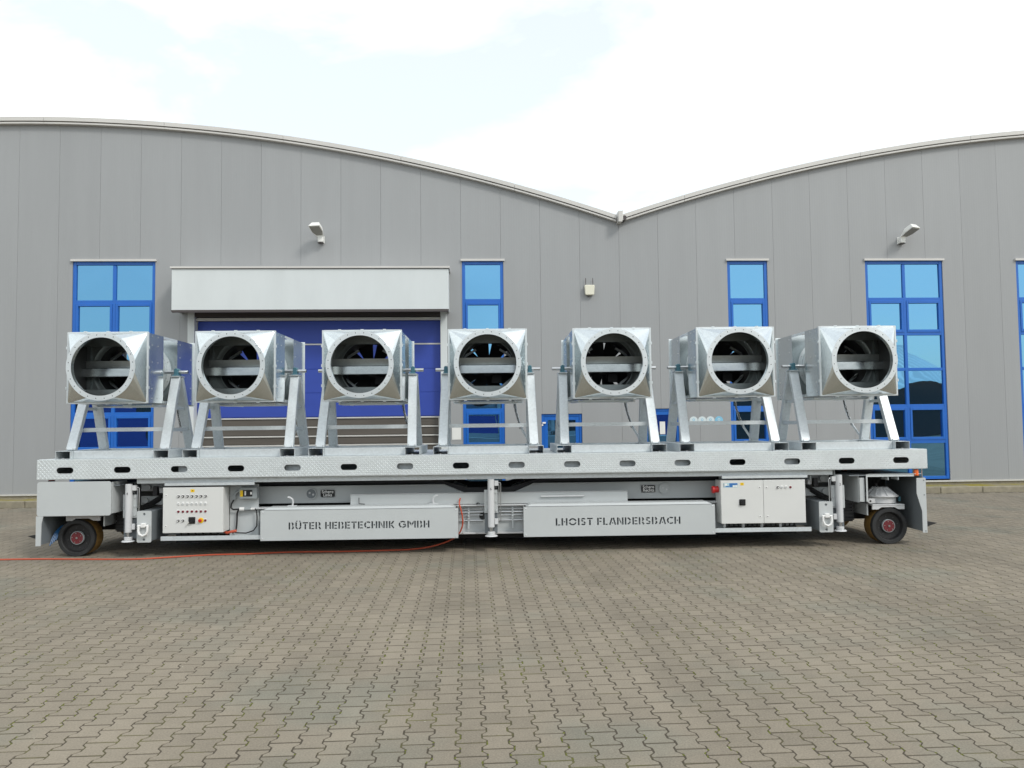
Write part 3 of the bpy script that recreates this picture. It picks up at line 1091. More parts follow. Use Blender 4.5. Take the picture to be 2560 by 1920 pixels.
# scissor arms
for y in (0.50, 1.72):
    MB().prism([(-3.30, 0.662), (-0.352, 0.662), (-0.352, 0.770), (-0.636, 0.893), (-3.30, 0.893)], y, y + 0.06).build('scissor_arm', 'paint_grey', trailer, bevel=0.003)
    MB().prism([(0.352, 0.662), (3.30, 0.662), (3.30, 0.893), (0.636, 0.893), (0.352, 0.770)], y, y + 0.06).build('scissor_arm', 'paint_grey', trailer, bevel=0.003)
    for s_ in (-1, 1):
        b = MB()
        x0, x1 = sorted((s_ * 0.62, s_ * 3.3))
        b.box(x0, x1, y - 0.012, y - 0.0005, 0.868, 0.893)
        b.box(x0, x1, y - 0.012, y - 0.0005, 0.655, 0.676)
        b.build('arm_flange', 'paint_grey', trailer)
        x0, x1 = sorted((s_ * 3.3, s_ * 4.88))
        MB().prism([(x0, 0.66), (x1, 0.66), (x1, 0.78), (x0, 0.78)], y + 0.02, y + 0.08).build('scissor_arm', 'paint_grey', trailer)
        MB().prism([(x0, 0.85), (x1, 0.85), (x1, 0.965), (x0, 0.965)], y + 0.02, y + 0.08).build('scissor_arm', 'paint_grey', trailer)
        for zz, xx in ((0.72, 4.80), (0.905, 4.77)):
            MB().cyl((s_ * xx, y + 0.012, zz), (s_ * xx, y - 0.03, zz), 0.038, n=18).build('pivot_pin', 'paint_grey', trailer, smooth=True)
    # dark upper arms folded behind
    for s_ in (-1, 1):
        pts = [(0.0, 0.72), (0.0, 0.832), (0.30, 0.832), (0.80, 0.965), (3.3, 0.965), (3.3, 0.90), (0.9, 0.90), (0.44, 0.772), (0.44, 0.72)]
        pts = [(s_ * a, b) for a, b in pts]
        MB().prism(pts if s_ > 0 else list(reversed(pts)), y + 0.12, y + 0.20).build('upper_arm', 'steel_dark', trailer)

# chassis tray
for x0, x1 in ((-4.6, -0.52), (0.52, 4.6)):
    box('deck_shade_block', 'void', trailer, x0, x1, 0.85, 1.35, 0.305, 0.90)  # added dark block, stands in for the shade under the deck
box('chassis_beam', 'paint_grey', trailer, -1.915, 1.93, 0.27, 0.33, 0.632, 0.782, 0.004)
box('beam_flange', 'paint_post', trailer, -1.915, 1.93, 0.262, 0.335, 0.7835, 0.790)
box('chassis_web', 'paint_grey', trailer, -3.3, 3.3, 0.34, 0.40, 0.24, 0.625)
box('chassis_flange', 'paint_post', trailer, -3.3, 3.3, 0.255, 0.338, 0.605, 0.625, 0.002)
box('chassis_flange', 'paint_post', trailer, -3.3, 3.3, 0.255, 0.338, 0.222, 0.243, 0.002)
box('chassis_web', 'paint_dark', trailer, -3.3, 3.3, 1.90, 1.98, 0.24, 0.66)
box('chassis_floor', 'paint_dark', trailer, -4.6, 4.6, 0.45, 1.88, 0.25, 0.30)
box('under_shade_block', 'void', trailer, -4.4, 4.4, 0.55, 1.85, 0.125, 0.248)  # added block, keeps light from behind off the ground below
# pipes and clamps in the middle bay
for xa, xb in ((-0.42, -0.09), (0.14, 0.47)):
    for z, r_ in ((0.555, 0.006), (0.515, 0.010), (0.475, 0.006), (0.400, 0.009)):
        MB().tube([(xa, 0.315, z), (xb, 0.315, z)], r_).build('hydraulic_pipe', 'steel', trailer, smooth=True)
for x in (-0.285, 0.325):
    box('pipe_clamp', 'galv_steel', trailer, x - 0.011, x + 0.011, 0.295, 0.305, 0.29, 0.58)
    for z in (0.56, 0.53, 0.495, 0.45, 0.415):
        MB().cyl((x, 0.296, z), (x, 0.288, z), 0.007, n=8).build('clamp_bolt', 'steel', trailer)
MB().cyl((-0.09, 0.339, 0.46), (-0.09, 0.332, 0.46), 0.05, n=24).build('pipe_hole', 'void', trailer)
for x in (-0.155, 0.095):
    MB().cyl((x, 0.27, 0.628), (x, 0.30, 0.628), 0.028, n=16).build('rubber_stop', 'rubber', trailer)
for x in (-0.37, -0.17):
    MB().cyl((x, 0.257, 0.232), (x, 0.249, 0.232), 0.012, n=8).build('flange_bolt', 'steel', trailer)

# stencil cut name boxes -------------------------------------------------
SW = 0.19                        # stroke width relative to cap height
def stroke(p, q, w=SW):
    (x0, y0), (x1, y1) = p, q
    dx, dy = x1 - x0, y1 - y0
    L = math.hypot(dx, dy)
    nx_, ny_ = -dy / L * w / 2, dx / L * w / 2
    return [(x0 + nx_, y0 + ny_), (x0 - nx_, y0 - ny_), (x1 - nx_, y1 - ny_), (x1 + nx_, y1 + ny_)]
def arc(cx, cy, rx, ry, a0, a1, w=SW, n=8):
    o, i = [], []
    for k in range(n + 1):
        a = R(a0 + (a1 - a0) * k / n)
        o.append((cx + rx * math.cos(a), cy + ry * math.sin(a)))
        i.append((cx + (rx - w) * math.cos(a), cy + (ry - w) * math.sin(a)))
    return o + list(reversed(i))
def V(x, a=0.0, b=1.0): return stroke((x + SW / 2, a), (x + SW / 2, b))
def Hh(x0, x1, y): return stroke((x0, y), (x1, y), SW * 0.9)
G_ = 0.07
GL = {
 'B': (0.66, [V(0), arc(0.36, 0.745, 0.25, 0.255, -70, 90) , arc(0.38, 0.255, 0.27, 0.255, -90, 70)]),
 'U': (0.72, [stroke((SW / 2, 0.40), (SW / 2, 1)), stroke((0.72 - SW / 2, 0.40), (0.72 - SW / 2, 1)), arc(0.36, 0.36, 0.36, 0.36, 180, 258), arc(0.36, 0.36, 0.36, 0.36, 282, 360)]),
 'T': (0.66, [Hh(0, 0.66, 1 - SW * 0.45), stroke((0.33, 0), (0.33, 0.76))]),
 'E': (0.60, [V(0), Hh(SW + G_, 0.60, 1 - SW * 0.45), Hh(SW + G_, 0.56, 0.5), Hh(SW + G_, 0.60, SW * 0.45)]),
 'R': (0.66, [V(0), arc(0.36, 0.725, 0.26, 0.275, -85, 90), stroke((0.42, 0.36), (0.60, 0.0))]),
 'H': (0.70, [V(0), stroke((SW + G_, 0.5), (0.70 - SW - G_, 0.5), SW * 0.9), V(0.70 - SW)]),
 'C': (0.74, [arc(0.46, 0.5, 0.46, 0.5, 48, 112), arc(0.46, 0.5, 0.46, 0.5, 128, 232), arc(0.46, 0.5, 0.46, 0.5, 248, 312)]),
 'N': (0.76, [V(0), [(SW + G_, 1.0), (SW + G_, 0.64), (0.76 - SW - G_, 0.0), (0.76 - SW - G_, 0.36)], V(0.76 - SW)]),
 'I': (0.20, [V(0)]),
 'K': (0.68, [V(0), stroke((0.30, 0.56), (0.58, 1.0), SW * 0.95), stroke((0.30, 0.44), (0.60, 0.0), SW * 0.95)]),
 'G': (0.90, [arc(0.48, 0.5, 0.48, 0.5, 42, 130), arc(0.48, 0.5, 0.48, 0.5, 145, 250), arc(0.48, 0.5, 0.48, 0.5, 265, 345), Hh(0.52, 0.88, 0.50)]),
 'M': (1.02, [V(0), [(0.255, 1.0), (0.255, 0.64), (0.475, 0.30), (0.475, 0.66)], [(0.545, 0.66), (0.545, 0.30), (0.765, 0.64), (0.765, 1.0)], V(1.02 - SW)]),
 'L': (0.52, [V(0), Hh(SW + G_, 0.52, SW * 0.45)]),
 'O': (0.92, [arc(0.46, 0.5, 0.46, 0.5, 12, 168), arc(0.46, 0.5, 0.46, 0.5, 192, 348)]),
 'S': (0.58, [arc(0.29, 0.73, 0.29, 0.27, 25, 165), arc(0.29, 0.73, 0.29, 0.27, 190, 262), arc(0.29, 0.27, 0.29, 0.27, 5, 82), arc(0.29, 0.27, 0.29, 0.27, 205, 350)]),
 'F': (0.56, [V(0), Hh(SW + G_, 0.56, 1 - SW * 0.45), Hh(SW + G_, 0.50, 0.5)]),
 'A': (0.80, [stroke((0.10, 0), (0.36, 0.94), SW * 0.95), stroke((0.52, 0.98), (0.76, 0), SW * 0.95), Hh(0.36, 0.50, 0.26)]),
 'D': (0.74, [V(0), arc(0.30, 0.5, 0.42, 0.5, -86, -8), arc(0.30, 0.5, 0.42, 0.5, 8, 86)]),
}
def stencil(txt, x0, x1, z0, h):
    adv = 0.14
    width = 0
    for ch in txt:
        width += 0.36 if ch == ' ' else GL['U' if ch == 'Ü' else ch][0] + adv
    width -= adv
    sx = (x1 - x0) / width
    out, cx = [], 0.0
    for ch in txt:
        if ch == ' ':
            cx += 0.36
            continue
        w, pl = GL['U' if ch == 'Ü' else ch]
        for p in pl:
            out.append([(x0 + (cx + a) * sx, z0 + b * h) for a, b in p])
        if ch == 'Ü':
            for d in (0.18, 0.54):
                out.append([(x0 + (cx + d + a) * sx, z0 + b * h) for a, b in ((-0.08, 1.08), (0.08, 1.08), (0.08, 1.22), (-0.08, 1.22))])
        cx += w + adv
    return out
def name_box(x0, x1, txt, tx0, tx1, tz, th):
    z0, z1 = 0.208, 0.611
    p = curve_plate('name_plate', 'paint_grey', trailer, [(x0, z0), (x1, z0), (x1, z1), (x0, z1)], stencil(txt, tx0, tx1, tz, th), 0.0, 0.004)
    b = MB()
    b.box(x0 + 0.003, x0 + 0.007, 0.0045, 0.25, z0 + 0.002, z1 - 0.002)
    b.box(x1 - 0.007, x1 - 0.003, 0.0045, 0.25, z0 + 0.002, z1 - 0.002)
    b.box(x0 + 0.008, x1 - 0.008, 0.0045, 0.25, z0 + 0.002, z0 + 0.006)
    b.build('tray', 'paint_grey', p)
    box('inner_panel', 'paint_dark', p, x0 + 0.03, x1 - 0.03, 0.045, 0.049, z0 + 0.01, z1 - 0.03)
    # lid: raised, with chamfered ends
    lz = z1 + 0.002
    MB().add([(x0 + 0.03, 0.012, lz), (x1 - 0.03, 0.012, lz), (x1 - 0.03, 0.27, lz), (x0 + 0.03, 0.27, lz),
              (x0 + 0.10, 0.035, lz + 0.034), (x1 - 0.10, 0.035, lz + 0.034), (x1 - 0.10, 0.25, lz + 0.034), (x0 + 0.10, 0.25, lz + 0.034)],
             [(0, 3, 2, 1), (4, 5, 6, 7), (0, 1, 5, 4), (1, 2, 6, 5), (2, 3, 7, 6), (3, 0, 4, 7)]).build('lid', 'paint_grey', p, bevel=0.004)
    for x in (x0 + 0.03, x1 - 0.03):
        for z in (z0 + 0.025, z1 - 0.025):
            MB().cyl((x, 0.0, z), (x, -0.006, z), 0.011, 0.007, n=12).build('screw', 'paint_post', p, smooth=True)
    return p
nbL = name_box(-3.065, -0.420, 'BÜTER HEBETECHNIK GMBH', -2.690, -0.805, 0.354, 0.094)
nbR = name_box(0.467, 3.073, 'LHOIST FLANDERSBACH', 0.900, 2.598, 0.354, 0.098)
# latches and loose bits on the lids
for x, d in ((-2.69, -1), (-0.76, 1)):
    pts = [(x, 0.20, 0.648), (x + 0.012, 0.19, 0.70), (x + 0.004, 0.185, 0.74), (x - 0.03, 0.18, 0.765), (x - 0.06, 0.18, 0.768)]
    if d > 0: pts = [(2 * x - a, b, c) for a, b, c in pts]
    MB().tube(pts, 0.013).build('latch', 'paint_post', nbL, smooth=True)
    box('latch_base', 'paint_post', nbL, x - 0.06, x + 0.06, 0.17, 0.22, 0.6475, 0.656)
MB().tube([(-1.79, 0.235, 0.745), (-1.79, 0.235, 0.662), (-1.71, 0.22, 0.656)], 0.006).build('hex_key', 'black', nbL, smooth=True)
MB().tube([(0.72, 0.245, 0.727), (1.32, 0.245, 0.729)], 0.012).build('grab_bar', 'paint_post', trailer, smooth=True)
for x in (0.79, 1.25):
    MB().cyl((x, 0.245, 0.728), (x, 0.269, 0.728), 0.008, n=8).build('bar_stand', 'paint_post', trailer)

# arm signs, rollers
for cx, zz, txt, sx in ((-2.27, 0.786, 'Schere\nLinks', -2.498), (2.265, 0.793, 'Schere\nRechts', 2.493)):
    s_ = rrect(cx - 0.098, cx + 0.098, zz - 0.05, zz + 0.05, 0.004, 2)
    pl = MB().prism(s_, 0.478, 0.4865).build('name_sign', 'sign_black', trailer)
    text_mesh('sign_text', txt, 0.060, 'white', pl, cx, 0.4772, zz + 0.001, line=0.76, bold=0.0012)
    for dx in (-0.091, 0.091):
        for dz in (-0.043, 0.043):
            MB().cyl((cx + dx, 0.478, zz + dz), (cx + dx, 0.4765, zz + dz), 0.003, n=8).build('rivet', 'white', pl)
    p = MB().cyl((sx, 0.4875, zz), (sx, 0.476, zz), 0.077, n=36).build('pivot_cover', 'paint_dark' if sx < 0 else 'paint_grey', trailer, smooth=True, bevel=0.004)
    MB().ring((sx, 0.4755, zz), (0, -1, 0), 0.066, 0.077, 0.004, 36).build('cover_rim', 'paint_grey', p, smooth=True)
    for a in ((-0.022, 0.012), (0.028, -0.012)):
        MB().cyl((sx + a[0], 0.476, zz + a[1]), (sx + a[0], 0.468, zz + a[1]), 0.015, n=6).build('bolt', 'paint_post', p)

# hydraulic support posts -------------------------------------------------
def post(x, side, num, label):
    zt, zb = 0.985, 0.335
    p = MB().cyl((x, 0.08, zb), (x, 0.08, zt), 0.0455, n=28).build('support_post', 'paint_post', trailer, smooth=True, bevel=0.004)
    p['label'] = label
    MB().cyl((x, 0.08, 0.268), (x, 0.08, zb), 0.024, n=18).build('piston_rod', 'steel', p, smooth=True)
    MB().cyl((x, 0.08, 0.232), (x, 0.08, 0.276), 0.052, n=24).build('foot_cup', 'paint_post', p, smooth=True, bevel=0.004)
    MB().cyl((x, 0.08, 0.216), (x, 0.08, 0.2315), 0.088, 0.075, n=28).build('foot_plate', 'paint_post', p, smooth=True)
    box('post_bracket', 'paint_grey', p, x - 0.092, x + 0.092, 0.115, 0.13, 0.525, 0.838, 0.002)
    for dx in (-0.068, 0.068):
        for z in (0.56, 0.68, 0.80):
            MB().cyl((x + dx, 0.1145, z), (x + dx, 0.104, z), 0.014, n=6).build('bolt', 'paint_grey', p)
    box('back_plate', 'paint_dark', p, x - 0.09, x + 0.085, 0.14, 0.20, 0.245, 0.52)
    sx = side
    box('valve_block', 'paint_post', p, *sorted((x + sx * 0.047, x + sx * 0.10)), 0.06, 0.11, 0.895, 0.965, 0.003)
    box('valve_block', 'paint_post', p, *sorted((x + sx * 0.047, x + sx * 0.095)), 0.06, 0.11, 0.375, 0.452, 0.003)
    MB().cyl((x + sx * 0.065, 0.085, 0.863), (x + sx * 0.065, 0.085, 0.8945), 0.013, n=10).build('valve_fitting', 'steel_dark', p)
    MB().tube([(x + sx * 0.10, 0.09, 0.935), (x + sx * 0.128, 0.09, 0.935), (x + sx * 0.132, 0.09, 0.92), (x + sx * 0.130, 0.09, 0.41), (x + sx * 0.095, 0.09, 0.41)], 0.006).build('oil_pipe', 'steel', p, smooth=True)
    MB().tube([(x + sx * 0.10, 0.095, 0.92), (x + sx * 0.108, 0.095, 0.90), (x + sx * 0.108, 0.095, 0.66)], 0.005).build('oil_pipe', 'steel', p, smooth=True)
    text_mesh('post_number', num, 0.05, 'steel_dark', p, x - 0.002, 0.0335, 0.855)
    return p
post(-4.848, 1, '4', 'left support post beside the towing lug')
post(0.028, 1, '6', 'middle support post between the name boxes')
post(4.825, -1, '2', 'right support post beside the open wheel bay')

# towing lugs ---------------------------------------------------------------
def tow(x):
    t = MB()
    t.box(x - 0.088, x + 0.088, 0.013, 0.60, 0.225, 0.622)
    b = t.build('towing_bracket', 'paint_dark', trailer, bevel=0.004)
    curve_plate('front_plate', 'paint_grey', b, rrect(x - 0.095, x + 0.095, 0.211, 0.629, 0.018), [stadium(x, 0.585, 0.034, 0.0339), stadium(x, 0.247, 0.034, 0.0339)], 0.0, 0.012)
    MB().prism([(x - 0.032, 0.41), (x + 0.032, 0.41), (x + 0.032, 0.47), (x - 0.032, 0.47)], -0.045, -0.0005).build('clevis', 'white', b, bevel=0.01, seg=2)
    MB().cyl((x - 0.07, -0.028, 0.435), (x + 0.07, -0.028, 0.435), 0.014, n=12).build('pin', 'white', b, smooth=True)
    pts = [(x - 0.058, -0.03, 0.435), (x - 0.060, -0.035, 0.37), (x - 0.045, -0.04, 0.325), (x, -0.042, 0.303), (x + 0.045, -0.04, 0.325), (x + 0.060, -0.035, 0.37), (x + 0.058, -0.03, 0.435)]
    MB().tube(pts, 0.016, n=10).build('shackle', 'white', b, smooth=True)
    return b
tow(-4.606)
tow(4.603)

# control cabinets ---------------------------------------------------------
CY = 0.05
def cabinet(x0, x1, z0, z1, split):
    c = box('control_cabinet', 'cabinet', trailer, x0, x1, CY + 0.012, 0.30, z0, z1, 0.004)
    parts = [(x0, split), (split, x1)] if split else [(x0, x1)]
    for a, b in parts:
        box('cabinet_door', 'cabinet', c, a + (0.0 if a == x0 else 0.002), b - (0.0 if b == x1 else 0.002), CY - 0.008, CY + 0.0115, z0 - 0.002, z1 + 0.002, 0.004, 2)
    return c
c1 = cabinet(-4.378, -3.576, 0.326, 0.929, None)
c2 = cabinet(3.174, 4.340, 0.342, 0.926, 3.760)
FY = CY - 0.008
def lock(c, x, z):
    box('lock_plate', 'white', c, x - 0.016, x + 0.016, FY - 0.003, FY - 0.0002, z - 0.016, z + 0.016, 0.002)
    MB().cyl((x, FY - 0.003, z), (x, FY - 0.006, z), 0.006, n=10).build('lock', 'steel_dark', c)
for z in (0.825, 0.415): lock(c1, -4.335, z)
for x, z in ((3.707, 0.830), (3.806, 0.827), (3.706, 0.435), (3.810, 0.432)): lock(c2, x, z)
def button(c, x, z, kind):
    box('button_plate', 'white', c, x - 0.016, x + 0.016, FY - 0.002, FY - 0.0002, z + 0.012, z + 0.030)
    if kind == 'switch':
        b = MB().cyl((x, FY, z), (x, FY - 0.012, z), 0.0165, n=18).build('switch', 'black', c, smooth=True)
        MB().beam((x - 0.010, FY - 0.018, z - 0.010), (x + 0.006, FY - 0.018, z + 0.006), 0.009, 0.010).build('knob', 'white', b)
    elif kind == 'lamp':
        b = MB().cyl((x, FY, z), (x, FY - 0.009, z), 0.0165, n=18).build('push_button', 'white', c, smooth=True)
        MB().ring((x, FY - 0.0095, z), (0, -1, 0), 0.007, 0.011, 0.002, 16).build('button_mark', 'box_grey', b)
    else:
        b = MB().cyl((x, FY, z), (x, FY - 0.011, z), 0.0165, 0.013, n=18).build('indicator', 'red_lens', c, smooth=True)
for i in range(7):
    x = -4.171 + i * 0.0600
    button(c1, x, 0.812, 'switch')
    button(c1, x, 0.710, 'lamp')
    button(c1, x, 0.608, 'red')
button(c1, -4.171, 0.486, 'switch')
button(c1, -4.110, 0.486, 'switch')
ms = box('main_switch', 'black', c1, -4.034, -3.944, FY - 0.012, FY - 0.0002, 0.445, 0.535, 0.004)
MB().cyl((-3.989, FY - 0.012, 0.49), (-3.989, FY - 0.035, 0.49), 0.032, n=24).build('switch_dial', 'sign_black', ms, smooth=True)
MB().tube([(-4.02, FY - 0.03, 0.475), (-4.035, FY - 0.032, 0.45), (-4.05, FY - 0.03, 0.435)], 0.009).build('padlock', 'alu', ms, smooth=True)
es = MB().cyl((-3.869, FY, 0.487), (-3.869, FY - 0.006, 0.487), 0.036, n=28).build('stop_plate', 'yellow', c1, smooth=True)
MB().cyl((-3.875, FY - 0.006, 0.487), (-3.875, FY - 0.036, 0.487), 0.021, n=22).build('emergency_stop', 'red', es, smooth=True, bevel=0.005)
button(c1, -3.812, 0.487, 'red')
def warn(c, x, z, s_):
    t = MB().prism([(x - s_, z - s_ * 0.72), (x + s_, z - s_ * 0.72), (x + s_, z + s_ * 0.8), (x - s_, z + s_ * 0.8)], FY - 0.0012, FY - 0.0002).build('warning_sticker', 'yellow', c)
    MB().prism([(x + 0.003, z + s_ * 0.55), (x - 0.008, z - 0.002), (x - 0.001, z - 0.002), (x - 0.004, z - s_ * 0.55), (x + 0.009, z + 0.004), (x + 0.002, z + 0.004)], FY - 0.002, FY - 0.0014).build('bolt_mark', 'sign_black', t)
warn(c1, -3.985, 0.884, 0.026)
warn(c2, 3.468, 0.876, 0.024)
# supplier label
lb = box('supplier_label', 'label_pale', c2, 3.207, 3.406, FY - 0.0012, FY - 0.0002, 0.832, 0.892)
for a, b, z0, z1, m_ in ((3.292, 3.404, 0.864, 0.890, 'label_blue'), (3.292, 3.335, 0.836, 0.863, 'label_blue'), (3.341, 3.366, 0.838, 0.862, 'white'),
                         (3.372, 3.400, 0.838, 0.872, 'white'), (3.210, 3.222, 0.836, 0.888, 'box_grey'), (3.226, 3.262, 0.858, 0.886, 'white'), (3.240, 3.286, 0.838, 0.852, 'label_blue')):
    box('label_field', m_, lb, a, b, FY - 0.0022, FY - 0.0014, z0, z1)
sw2 = box('main_switch', 'black', c2, 3.423, 3.508, FY - 0.012, FY - 0.0002, 0.586, 0.671, 0.004)
MB().cyl((3.4655, FY - 0.012, 0.628), (3.4655, FY - 0.034, 0.628), 0.03, n=24).build('switch_dial', 'sign_black', sw2, smooth=True)
for x, k in ((3.962, 'switch'), (4.016, 'lamp'), (4.073, 'lamp'), (4.136, 'red')): button(c2, x, 0.826, k)
# red socket on the cabinet side
so = MB().cyl((3.172, 0.16, 0.80), (3.09, 0.16, 0.795), 0.046, 0.040, n=22).build('power_socket', 'red', c2, smooth=True, bevel=0.004)
MB().cyl((3.12, 0.16, 0.797), (3.085, 0.16, 0.795), 0.050, n=22).build('socket_collar', 'red', so, smooth=True, bevel=0.004)
# cable glands below cabinet two
for i in range(16):
    x = 3.25 + i * 0.065
    MB().tube([(x, 0.17, 0.341), (x, 0.17, 0.315), (x + 0.01, 0.2, 0.28)], 0.014 if i % 4 else 0.02).build('cable_gland', 'white' if i % 4 == 0 else 'black', c2, smooth=True)
for i in range(6):
    x = -4.2 + i * 0.1
    MB().tube([(x, 0.2, 0.325), (x, 0.2, 0.30), (x, 0.23, 0.27)], 0.013).build('cable_gland', 'black', c1, smooth=True)
MB().tube([(-3.62, 0.2, 0.32), (-3.56, 0.16, 0.30), (-3.50, 0.15, 0.318), (-3.44, 0.18, 0.325)], 0.018).build('orange_lead', 'orange_cable', c1, smooth=True)
# shelves / rails around the cabinets
for x0, x1 in ((-4.402, -3.08), (3.085, 4.41)):
    box('lower_rail', 'galv_steel', trailer, x0, x1, 0.04, 0.05, 0.224, 0.281)
    box('lower_rail', 'galv_steel', trailer, x0, x1, 0.0502, 0.30, 0.224, 0.232)
for x0, x1 in ((-4.363, -3.166), (3.197, 4.38)):
    box('upper_rail', 'galv_steel', trailer, x0, x1, 0.05, 0.087, 0.953, 0.992, 0.002)
bp = box('mounting_plate', 'paint_grey', trailer, -3.57, -3.178, 0.30, 0.31, 0.245, 0.945)
jb = box('junction_box', 'box_grey', bp, -3.415, -3.175, 0.20, 0.2995, 0.752, 0.909, 0.008, 2)
box('box_label', 'sign_black', jb, -3.365, -3.235, 0.197, 0.1995, 0.785, 0.873)
box('yellow_label', 'yellow', jb, -3.40, -3.362, 0.1965, 0.1992, 0.783, 0.868)
box('white_label', 'white', jb, -3.262, -3.24, 0.195, 0.1965, 0.812, 0.846)
box('white_label', 'white', jb, -3.34, -3.32, 0.195, 0.1965, 0.80, 0.86)
MB().tube([(-3.42, 0.25, 0.86), (-3.47, 0.25, 0.84), (-3.495, 0.25, 0.79), (-3.50, 0.25, 0.74)], 0.02).build('cable_fitting', 'box_grey', bp, smooth=True)
MB().tube([(-3.50, 0.25, 0.74), (-3.535, 0.25, 0.68), (-3.54, 0.25, 0.63), (-3.51, 0.25, 0.605), (-3.42, 0.25, 0.608)], 0.012).build('black_cable', 'black', bp, smooth=True)
MB().cyl((-3.42, 0.25, 0.61), (-3.355, 0.25, 0.61), 0.026, n=16).build('plug', 'white', bp, smooth=True)
MB().cyl((-3.355, 0.25, 0.61), (-3.27, 0.25, 0.61), 0.024, n=16).build('plug', 'box_grey', bp, smooth=True)
MB().cyl((-3.27, 0.25, 0.61), (-3.215, 0.25, 0.61), 0.015, n=16).build('plug', 'white', bp, smooth=True)
MB().tube([(-3.215, 0.25, 0.61), (-3.19, 0.24, 0.59), (-3.182, 0.24, 0.50), (-3.185, 0.24, 0.38), (-3.23, 0.24, 0.315), (-3.33, 0.24, 0.283), (-3.47, 0.24, 0.29), (-3.50, 0.23, 0.31)], 0.009).build('black_cable', 'black', bp, smooth=True)
MB().tube([(-3.44, 0.25, 0.60), (-3.455, 0.25, 0.55), (-3.46, 0.25, 0.40), (-3.47, 0.25, 0.32), (-3.52, 0.24, 0.285)], 0.012).build('black_cable', 'black', bp, smooth=True)

# wheels ---------------------------------------------------------------------
def lathe(prof_, x, z, n=48):
    """profile of (y, r) revolved about the y axis through (x, z)"""
    b = MB()
    vs_, fs = [], []
    m_ = len(prof_)
    for i in range(n):
        a = 2 * math.pi * i / n
        for y, r in prof_:
            vs_.append((x + r * math.cos(a), y, z + r * math.sin(a)))
    for i in range(n):
        j = (i + 1) % n
        for k in range(m_ - 1):
            fs.append((i * m_ + k, j * m_ + k, j * m_ + k + 1, i * m_ + k + 1))
    return b.add(vs_, fs)
def wheel(x, y, d, label=None):
    """d=+1: outer face towards -y"""
    z = 0.25
    Y = lambda t: y + d * t
    w = lathe([(Y(0.012), 0.19), (Y(0.0), 0.20), (Y(0.0), 0.242), (Y(0.008), 0.249), (Y(0.06), 0.250), (Y(0.06), 0.19)], x, z).build('wheel', 'rubber', trailer, smooth=True)
    if label: w['label'] = label
    lathe([(Y(0.0605), 0.20), (Y(0.0605), 0.250), (Y(0.245), 0.250), (Y(0.255), 0.243), (Y(0.255), 0.19)], x, z).build('tyre_tread', 'tread_ochre', w, smooth=True)
    lathe([(Y(0.014), 0.192), (Y(0.055), 0.175), (Y(0.062), 0.11), (Y(0.062), 0.02)], x, z).build('rim', 'black', w, smooth=True)
    lathe([(Y(0.20), 0.192), (Y(0.20), 0.02)], x, z).build('rim', 'black', w, smooth=True)
    lathe([(Y(0.061), 0.090), (Y(0.03), 0.090), (Y(0.028), 0.088), (Y(0.028), 0.080)], x, z).build('hub_ring', 'box_grey', w, smooth=True)
    MB().cyl((x, Y(0.05), z), (x, Y(0.024), z), 0.081, n=32).build('hub_cap', 'hub_red', w, smooth=True, bevel=0.003)
    MB().cyl((x, Y(0.024), z), (x, Y(0.012), z), 0.015, n=6).build('axle_nut', 'steel', w)
    for k in range(5):
        a = 2 * math.pi * k / 5 + 0.5
        MB().cyl((x + 0.062 * math.cos(a), Y(0.0245), z + 0.062 * math.sin(a)), (x + 0.062 * math.cos(a), Y(0.017), z + 0.062 * math.sin(a)), 0.006, n=8).build('hub_bolt', 'steel', w)
    for k in range(8):
        a = 2 * math.pi * k / 8 + 0.2
        MB().cyl((x + 0.135 * math.cos(a), Y(0.062), z + 0.135 * math.sin(a)), (x + 0.135 * math.cos(a), Y(0.054), z + 0.135 * math.sin(a)), 0.009, n=6).build('wheel_bolt', 'steel_dark', w)
    return w
wheel(-5.615, 0.22, 1, 'left front wheel under the grey cover plate')
wheel(5.59, 0.22, 1, 'right front wheel in the open wheel bay')
wheel(-5.56, 2.08, -1)
wheel(5.55, 2.08, -1)
